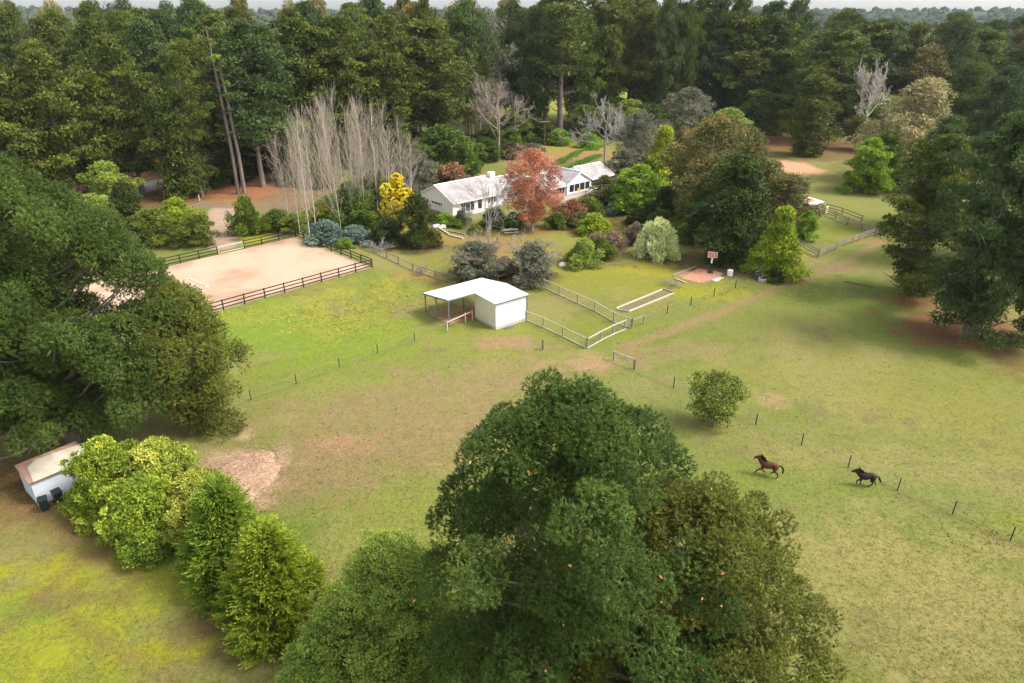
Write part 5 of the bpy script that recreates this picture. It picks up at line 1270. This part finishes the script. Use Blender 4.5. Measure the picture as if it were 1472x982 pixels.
def tank():
    o = thing('water_tank', G(1120, 399), 0, 'dark green low tank under the yellow green conifer', 'tank'); b = MB(); b.cyl((0, 0, 0), (0, 0, 1.0), .8, .8, 20); b.build('tank_body', M['plastic_green'], o, .03); b = MB(); b.cyl((0, 0, 1.003), (0, 0, 1.2), .8, .25, 20); b.build('lid', M['plastic_green'], o)
tank()
def clothes_pole():
    g = G(783, 209); o = thing('garden_pole', g, rad(10), 'tall T shaped wooden pole on the lawn behind the house', 'pole'); h = ztop(g, 174) - g.z
    b = MB(); b.box(-.09, .09, -.09, .09, -.3, h); b.build('pole', M['timber_brown'], o); b = MB(); b.box(-1.5, 1.5, -.2, -.1, h - .25, h - .05); b.build('crossbar', M['rust'], o)
clothes_pole()
# stones near the left house corner
for i, (bx, by, lab) in enumerate([(627, 327, 'pale boulder left of the pair by the house corner'), (636, 328, 'rounder pale boulder right of the pair by the house corner'), (809, 383, 'pinkish rock at the left end of the lawn bed')]):
    bm = bmesh.new(); bmesh.ops.create_icosphere(bm, subdivisions=3, radius=.75)
    for v in bm.verts: v.co *= 1 + .25 * math.sin(v.co.x * 4 + i) * math.cos(v.co.y * 5) ; v.co.z *= .6
    me = bpy.data.meshes.new('rock'); bm.to_mesh(me); bm.free(); me.materials.append(M['stone']); o = link('garden_rock', me); o.location = G(bx, by) + Vector((0, 0, .15)); tag(o, lab, 'rock')
# straw heap
def straw():
    c = G(340, 690); a = 64 / pxm(c); b_ = 46 / (pxm(c) * .62); n = 120; r = np.random.default_rng(8)
    xs = np.linspace(-1.7, 1.7, n); XX, YY = np.meshgrid(xs * a, xs * b_)
    q = np.hypot(XX / a, YY / b_) + .30 * (fbm(XX + 50, YY, 2.4, 5, 3) - .5) * 2
    q = q + .35 * (fbm(XX + 9, YY, .8, 25, 2) - .5)
    hh = .5 * (1 - sstep(.1, 1.0, q)) * (.65 + .7 * fbm(XX, YY, .9, 15, 3)) - .16 * sstep(.55, 1.25, q)
    ii = np.arange(n * n).reshape(n, n); f = np.stack([ii[:-1, :-1].ravel(), ii[:-1, 1:].ravel(), ii[1:, 1:].ravel(), ii[1:, :-1].ravel()], 1)
    keep = (hh.ravel()[f].max(1) > -.11)
    gz = hgt(XX + c.x, YY + c.y) - c.z
    me = np_mesh('straw_heap', np.stack([XX, YY, hh + gz], -1).reshape(-1, 3), [f[keep]], M['straw'], smooth=True)
    o = thing('straw_heap', c, 0, 'low pinkish heap of old straw between the hedge row and the open paddock', 'straw heap'); link('heap', me, o)
    m = 30000; k = r.integers(0, n * n, m); ok = (r.random(m) < 1.55 - q.ravel()[k]); k = k[ok]; pts = np.stack([XX.ravel()[k], YY.ravel()[k], (np.maximum(hh, 0) + gz).ravel()[k] + .02], 1) + r.normal(size=(len(k), 3)) * [.06, .06, .01]
    d = unit(r.normal(size=(len(k), 3)) * [1, 1, .3]); link('stalks', leaves_mesh('stalks', leafmat('straw_stalks', (.22, .13, .075), (.42, .28, .18), (.56, .41, .29), 0, .9), pts, d, r.uniform(.15, .5, len(k)), .022, r.random(len(k)), r=r), o)
straw()

# ------------------------------------------------------------------ blue grey shed and bins
def yard_shed():
    g = G(56, 727); o = thing('yard_shed', g, rad(50), 'small blue grey shed with tan and rusty roof sheets under the huge pine', 'shed')
    b = MB(); b.box(0, 4.2, 0, .06, -.2, 2.1); b.build('wall', M['blue_grey_wall'], o)
    b = MB(); b.poly([(0, .061, -.2), (0, 2.9, -.2), (0, 2.9, 2.35), (0, .061, 2.1)], (.06, 0, 0)); b.build('wall', M['blue_grey_wall'], o)
    b = MB(); b.poly([(4.14, .061, -.2), (4.14, 2.9, -.2), (4.14, 2.9, 2.35), (4.14, .061, 2.1)], (.06, 0, 0)); b.build('wall', M['blue_grey_wall'], o)
    b = MB(); b.box(.061, 4.139, 2.84, 2.9, -.2, 2.34); b.build('wall', M['blue_grey_wall'], o)
    b = MB(); b.poly([(-.12, -.12, 2.12), (4.3, -.12, 2.12), (4.3, 3.0, 2.39), (-.12, 3.0, 2.39)], (0, 0, .04)); rf = b.build('roof', M['rust'], o)
    b = MB(); b.poly([(.15, -.14, 2.165), (4.32, -.14, 2.165), (4.32, 2.3, 2.375), (1.2, 2.6, 2.40), (.45, 1.9, 2.34)], (0, 0, .05)); b.build('tan_sheet', M['tan_roof'], rf)
    b = MB(); b.box(-.13, 4.32, -.17, -.145, 2.08, 2.2); b.build('edge_trim', M['timber_brown'], rf)
    b = MB(); b.box(-.02, 0.0, -.03, 0.07, -.2, 2.1); b.build('corner_trim', M['white_trim'], o)
yard_shed()
def bin_(px, py, rz, label):
    o = thing('wheelie_bin', G(px, py), rad(rz), label, 'bin', 'wheelie bins beside the blue grey shed')
    b = MB(); v = [(-.24, -.27, .08), (.24, -.27, .08), (.24, .22, .08), (-.24, .22, .08)]; w = [(-.30, -.34, 1.0), (.30, -.34, 1.0), (.30, .36, 1.0), (-.30, .36, 1.0)]
    A = [b.bm.verts.new(p) for p in v]; B = [b.bm.verts.new(p) for p in w]; b.bm.faces.new(A[::-1])
    for i in range(4): b.bm.faces.new((A[i], A[(i + 1) % 4], B[(i + 1) % 4], B[i]))
    b.bm.faces.new(B); b.build('body', M['plastic_green'], o, .02)
    b = MB(); b.poly([(-.33, -.38, 1.01), (.33, -.38, 1.01), (.33, .40, 1.05), (-.33, .40, 1.05)], (0, 0, .05)); b.build('lid', M['plastic_green'], o, .012)
    b = MB(); b.cyl((-.25, .44, 1.0), (.25, .44, 1.0), .02, .02, 8); b.build('handle', M['plastic_green'], o)
    for s in (-1, 1): b = MB(); b.cyl((s * .27, .27, .12), (s * .33, .27, .12), .12, .12, 14); b.build('wheel', M['black'], o)
bin_(66, 733, 35, 'dark green wheelie bin at the near corner of the blue grey shed')
bin_(86, 722, 50, 'darker wheelie bin half hidden by the laurel shrub at the blue grey shed')

# ------------------------------------------------------------------ red roofed hut
def hut():
    g = G(1169, 310); o = thing('field_hut', g, rad(38), 'small weathered hut with a white and orange roof in the right paddock', 'hut')
    b = MB(); b.box(0, 2.2, 0, 2.6, -.3, 2.15); b.build('wall', M['timber_grey'], o)
    b = MB(); b.poly([(-1.3, -.35, 2.18), (2.5, -.35, 2.30), (2.5, 2.9, 2.62), (-1.3, 2.9, 2.5)], (0, 0, .06)); r = b.build('roof', M['white_trim'], o)
    b = MB(); b.poly([(-.6, .8, 2.387), (1.9, .8, 2.462), (1.9, 2.92, 2.682), (-.6, 2.92, 2.60)], (0, 0, .012)); b.build('orange_sheet', M['orange_roof'], r)
    b = MB(); b.box(-1.3, -.004, .2, 2.6, -.3, 1.1); b.build('side_panel', M['timber_brown'], o)
    b = MB(); b.box(.25, 1.0, -.02, -.002, .1, 1.9); b.build('door', M['timber_brown'], o)
    b = MB(); b.box(1.2, 2.0, -.03, -.002, 1.1, 1.7); b.build('patch_panel', M['timber_pale'], o)
    b = MB(); b.box(-1.1, -.6, .1, .19, .1, .9); b.build('red_board', M['red_plastic'], o)
    w = thing('white_board', g + Vector((2.6, .9, 0)), rad(38), 'white board leaning on the right side of the weathered hut', 'board'); b = MB(); b.box(0, .9, 0, .06, .1, 1.5); b.build('board', M['white_trim'], w)
    b = MB(); b.box(.1, .18, -.05, -.002, 0, 1.45); b.box(.7, .78, -.05, -.002, 0, 1.45); b.build('batten', M['timber_pale'], w)
hut()

# ------------------------------------------------------------------ horses
def skin_obj(name, V, E_, R, mat, parent, sub=2):
    me = bpy.data.meshes.new(name); me.from_pydata(V, E_, []); me.materials.append(mat)
    o = link(name, me, parent); md = o.modifiers.new('skin', 'SKIN'); md.use_smooth_shade = True
    for i, r in enumerate(R):
        r = r if isinstance(r, tuple) else (r, r)
        me.skin_vertices[0].data[i].radius = r; me.skin_vertices[0].data[i].use_root = (i == 0)
    ss = o.modifiers.new('sub', 'SUBSURF'); ss.levels = sub; ss.render_levels = sub
    return o
def coat(name, c1, c2, leg, split=.62):
    m, nt, b, o = new_mat(name); tc = N(nt, 'ShaderNodeTexCoord')
    n = noise(nt, 3, 4, .6, vec=tc.outputs['Object']); r = ramp(nt, [(.35, c1), (.65, c2)], n.outputs['Fac'])
    sp = N(nt, 'ShaderNodeSeparateXYZ'); nt.links.new(tc.outputs['Object'], sp.inputs[0])
    mr = N(nt, 'ShaderNodeMapRange'); mr.inputs['From Min'].default_value = split; mr.inputs['From Max'].default_value = split + .3; nt.links.new(sp.outputs['Z'], mr.inputs['Value'])
    nt.links.new(mixc(nt, mr.outputs[0], leg, r.outputs[0]), b.inputs['Base Color']); b.inputs['Roughness'].default_value = .6; b.inputs['Specular IOR Level'].default_value = .12
    return m
def horse(px, py, heading, sc, label, cols, pose):
    g = G(px, py); o = thing('horse', g, heading, label, 'horse', None, sc)
    V = [(-.62, 0, 1.20), (-.30, 0, 1.20), (.08, 0, 1.16), (.42, 0, 1.18), (.66, 0, 1.32), (.84, 0, 1.60), (.98, 0, 1.86), (1.13, 0, 1.80), (1.33, 0, 1.66), (1.46, 0, 1.58)]
    R = [(.34, .38), (.33, .36), (.35, .40), (.32, .38), (.22, .29), (.15, .22), (.12, .17), (.11, .15), (.075, .09), (.07, .075)]
    E_ = [(i, i + 1) for i in range(9)]
    if pose == 1:
        legs = [(3, [(.50, .14, .95, .13), (.55, .15, .78, .085), (.86, .15, .58, .055), (1.05, .15, .30, .036), (1.10, .15, .20, .038), (1.16, .15, .12, .05)]),
                (3, [(.44, -.14, .95, .13), (.42, -.15, .76, .085), (.55, -.15, .48, .055), (.34, -.15, .28, .036), (.28, -.15, .26, .038), (.22, -.15, .20, .05)]),
                (0, [(-.52, .15, .98, .18), (-.46, .16, .80, .12), (-.80, .16, .52, .058), (-.84, .16, .22, .038), (-.80, .16, .12, .04), (-.77, .16, .04, .055)]),
                (0, [(-.50, -.15, .98, .18), (-.36, -.16, .80, .12), (-.56, -.16, .50, .058), (-.34, -.16, .30, .038), (-.28, -.16, .24, .04), (-.20, -.16, .20, .055)])]
    else:
        V[4:] = [(.68, 0, 1.30), (.90, 0, 1.52), (1.10, 0, 1.74), (1.24, 0, 1.66), (1.42, 0, 1.56), (1.54, 0, 1.52)]
        legs = [(3, [(.50, .14, .95, .13), (.56, .15, .80, .085), (.86, .15, .72, .052), (.88, .15, .46, .036), (.84, .15, .38, .038), (.80, .15, .32, .05)]),
                (3, [(.42, -.14, .95, .13), (.42, -.15, .78, .085), (.42, -.15, .46, .052), (.38, -.15, .18, .036), (.38, -.15, .12, .038), (.42, -.15, .04, .05)]),
                (0, [(-.52, .15, .98, .18), (-.40, .16, .80, .12), (-.58, .16, .48, .056), (-.36, .16, .24, .038), (-.30, .16, .16, .04), (-.24, .16, .08, .055)]),
                (0, [(-.52, -.15, .98, .18), (-.50, -.16, .78, .12), (-.82, -.16, .56, .056), (-.94, -.16, .32, .038), (-.98, -.16, .26, .04), (-1.02, -.16, .18, .055)])]
    V.append((-.86, 0, 1.17)); R.append((.24, .27)); E_.append((0, len(V) - 1))
    for root, ch in legs:
        prev = root
        for (x, y, z, r) in ch: V.append((x, y, z)); R.append(r * 1.3); E_.append((prev, len(V) - 1)); prev = len(V) - 1
    hd = V[6]
    for s in (-1, 1):
        V.append((hd[0] - .02, s * .07, hd[2] + .10)); R.append(.035); E_.append((6, len(V) - 1)); V.append((hd[0] - .01, s * .085, hd[2] + .22)); R.append(.015); E_.append((len(V) - 2, len(V) - 1))
    skin_obj('body', V, E_, R, cols[0], o)
    # tail and mane
    if pose == 1: tv = [(-.74, 0, 1.30), (-1.0, 0, 1.30), (-1.18, 0, 1.12), (-1.24, .02, .82), (-1.20, .03, .55)]
    else: tv = [(-.74, 0, 1.28), (-1.00, 0, 1.20), (-1.12, 0, .98), (-1.24, .02, .76), (-1.34, .03, .58)]
    skin_obj('tail', tv, [(i, i + 1) for i in range(4)], [.055, .075, .10, .095, .04], cols[1], o, 1)
    N_ = [V[3], V[4], V[5], V[6]]
    r = np.random.default_rng(px); c = []; 
    for i in range(260):
        t = r.uniform(.35, 3.0); k = min(2, int(t)); f = t - k; p = np.array(N_[k]) * (1 - f) + np.array(N_[k + 1]) * f
        q = np.array([-.62, 0, .78]); c.append(p + q * (.21 if k < 2 else .15) * 1.25 + r.normal(size=3) * .02)
    c = np.array(c); d = unit(np.array([-.55, 0, .10]) + r.normal(size=c.shape) * [.25, .45, .3])
    link('mane', leaves_mesh('mane', cols[1], c, d, r.uniform(.14, .30, len(c)), .07, r.random(len(c)), r=r), o)
    for s in (-1, 1):
        bm = bmesh.new(); bmesh.ops.create_icosphere(bm, subdivisions=1, radius=.022); me = bpy.data.meshes.new('eye'); bm.to_mesh(me); bm.free(); me.materials.append(M['black']); e = link('eye', me, o); e.location = (V[7][0] - .02, s * .088, V[7][2] + .04)
    if pose == 1:
        b = MB(); b.box(-.03, .03, -.03, .03, -.015, .02); e = b.build('white_blaze', M['white_trim'], o, .01); e.location = (V[9][0] + .035, 0, V[9][2] + .045)
black = coat('dark_mane', (.010, .007, .006), (.022, .014, .011), (.010, .007, .006))
horse(1103, 684, math.atan2(.45, -1.13), .90, 'reddish brown bay horse cantering with its head high, nearer the small round tree', (coat('bay_coat', (.065, .024, .013), (.12, .046, .022), (.015, .009, .007), .45), black), 1)
horse(1243, 699, math.atan2(.16, -1.0), .84, 'dark brown almost black horse trotting behind the bay horse along the wire fence', (coat('black_coat', (.016, .010, .010), (.034, .020, .018), (.010, .007, .007)), black), 2)
# droppings and weeds scattered on the paddock (uncountable)
def clods():
    r = np.random.default_rng(12); n = 800; px = r.uniform(300, 1472, n); py = 440 + 540 * r.random(n); pts = []
    cl = [(520, 640, 160, 60), (740, 540, 120, 40), (1340, 480, 90, 50), (1250, 600, 160, 80), (1430, 770, 60, 20), (640, 700, 100, 60), (1200, 400, 80, 30)]
    for i in range(n):
        c = cl[r.integers(len(cl))]; g = G(r.normal(c[0], c[2]), max(380, r.normal(c[1], c[3]))); pts.append(g)
    pts = np.array(pts); k = np.repeat(np.arange(n), 6); d = unit(r.normal(size=(len(k), 3)) + [0, 0, .4])
    me = leaves_mesh('paddock_clods', leafmat('clods', (.03, .022, .014), (.07, .06, .025), None, 0, .9), pts[k] + r.normal(size=(len(k), 3)) * [.07, .07, .01], d, r.uniform(.05, .12, len(k)), .07, r.random(len(k)), r=r)
    tag(link('paddock_droppings', me), 'small dark clods and weeds scattered over the paddock', kind='stuff')
clods()
def grass():
    r = np.random.default_rng(13); n = 70000
    px = r.uniform(-20, 1490, n); py = 400 + 600 * r.random(n) ** .75
    u = (px - 736) / FPX; v = (py - 491) / FPX; t = CAMH / (s_ + v * c_); x = u * t; y = t * (c_ - v * s_)
    ok = (fbm(x, y, 5, 71, 3) > .26)
    aa = (x - AR0[0]) * AE1[0] + (y - AR0[1]) * AE1[1]; bb = (x - AR0[0]) * AE2[0] + (y - AR0[1]) * AE2[1]
    ok &= ~((aa > -.3) & (bb > -.3) & (bb < AW + .3)); x = x[ok]; y = y[ok]; n = len(x)
    pts = np.stack([x, y, hgt(x, y)], 1); k = np.repeat(np.arange(n), 5); d = unit(r.normal(size=(len(k), 3)) * .55 + [0, 0, 1])
    gl = leafmat('grass_blades', (.17, .18, .042), (.27, .27, .065), (.42, .38, .14), .3, .8)
    tag(link('grass', leaves_mesh('grass', gl, pts[k] + r.normal(size=(len(k), 3)) * [.06, .06, 0], d, r.uniform(.05, .13, len(k)), .03, np.clip(np.repeat(r.normal(.45, .2, n), 5), 0, 1), r=r)), 'short paddock grass', kind='stuff')
grass()
def weeds():
    r = np.random.default_rng(14); P_ = []
    for (cx, cy, sx, sy, n) in ((500, 455, 45, 16, 420), (560, 425, 36, 14, 330), (630, 400, 40, 8, 130), (450, 470, 40, 14, 120), (360, 452, 60, 8, 100), (650, 448, 20, 6, 120), (1100, 420, 60, 10, 120)):
        for i in range(n): P_.append(G(r.normal(cx, sx), r.normal(cy, sy)))
    P_ = np.array(P_); aa = (P_[:, 0] - AR0[0]) * AE1[0] + (P_[:, 1] - AR0[1]) * AE1[1]; bb = (P_[:, 0] - AR0[0]) * AE2[0] + (P_[:, 1] - AR0[1]) * AE2[1]
    P_ = P_[~((aa > -.3) & (bb > -.3))]; n = len(P_); k = np.repeat(np.arange(n), 9)
    d = unit(r.normal(size=(len(k), 3)) * .7 + [0, 0, .9])
    gl = leafmat('weed_blades', (.22, .25, .05), (.40, .38, .07), (.60, .52, .14), .3, .8)
    tag(link('weeds', leaves_mesh('weeds', gl, P_[k] + r.normal(size=(len(k), 3)) * [.12, .12, 0], d, r.uniform(.10, .35, len(k)), .06, np.clip(np.repeat(r.normal(.5, .25, n), 9), 0, 1), r=r)), 'yellowish weeds and long grass on the bank below the arena', kind='stuff')
weeds()

# ------------------------------------------------------------------ air, light, camera
hz = MB(); hz.box(-2950, 2950, -60, 3500, -6, 110); hm = bpy.data.materials.new('haze'); hm.use_nodes = True
nt = hm.node_tree; nt.nodes.clear(); o_ = N(nt, 'ShaderNodeOutputMaterial'); pv = N(nt, 'ShaderNodeVolumePrincipled')
pv.inputs['Color'].default_value = (.80, .87, .95, 1); pv.inputs['Density'].default_value = HAZE = .00006; pv.inputs['Anisotropy'].default_value = .2
nt.links.new(pv.outputs[0], o_.inputs['Volume'])
hzo = tag(hz.build('haze', hm), kind='stuff')

SUN_EL, SUN_AZ = rad(50), rad(-8)     # azimuth measured from +X towards +Y: the sun stands beyond the right hand wood
sdv = Vector((math.cos(SUN_EL) * math.cos(SUN_AZ), math.cos(SUN_EL) * math.sin(SUN_AZ), math.sin(SUN_EL)))
sl = bpy.data.lights.new('sun', 'SUN'); sl.energy = 1.5; sl.angle = rad(15); sl.color = (1, .95, .86)
so = bpy.data.objects.new('sun', sl); COL.objects.link(so); so.rotation_euler = sdv.to_track_quat('Z', 'Y').to_euler(); so.location = (60, 60, 90)
w = bpy.data.worlds.new('World'); S.world = w; w.use_nodes = True; nt = w.node_tree
bg = nt.nodes['Background']; sk = N(nt, 'ShaderNodeTexSky', sky_type='NISHITA'); sk.sun_disc = False
sk.sun_elevation = SUN_EL; sk.sun_rotation = math.atan2(sdv.x, sdv.y); sk.air_density = 1.0; sk.dust_density = 2.5; sk.ozone_density = 1.2
hsv = N(nt, 'ShaderNodeHueSaturation'); hsv.inputs['Saturation'].default_value = .35
nt.links.new(sk.outputs[0], hsv.inputs['Color']); nt.links.new(hsv.outputs[0], bg.inputs[0]); bg.inputs[1].default_value = .142

cd = bpy.data.cameras.new('camera'); cd.sensor_width = 36; cd.lens = 36 * FPX / 1472; cd.clip_end = 9000; cd.clip_start = .5
co = bpy.data.objects.new('camera', cd); COL.objects.link(co); co.location = (0, 0, CAMH); co.rotation_euler = (math.pi / 2 - PITCH, 0, 0)
S.camera = co
S.view_settings.view_transform = 'Standard'; S.view_settings.look = 'None'; S.view_settings.gamma = 1; S.view_settings.exposure = 1.55
S.render.resolution_x = 1024; S.render.resolution_y = 683
c = S.cycles; c.max_bounces = 5; c.diffuse_bounces = 3; c.glossy_bounces = 2; c.transmission_bounces = 3; c.transparent_max_bounces = 4; c.volume_bounces = 0; c.use_denoising = True; c.denoising_prefilter = 'ACCURATE'
c.volume_step_rate = 5
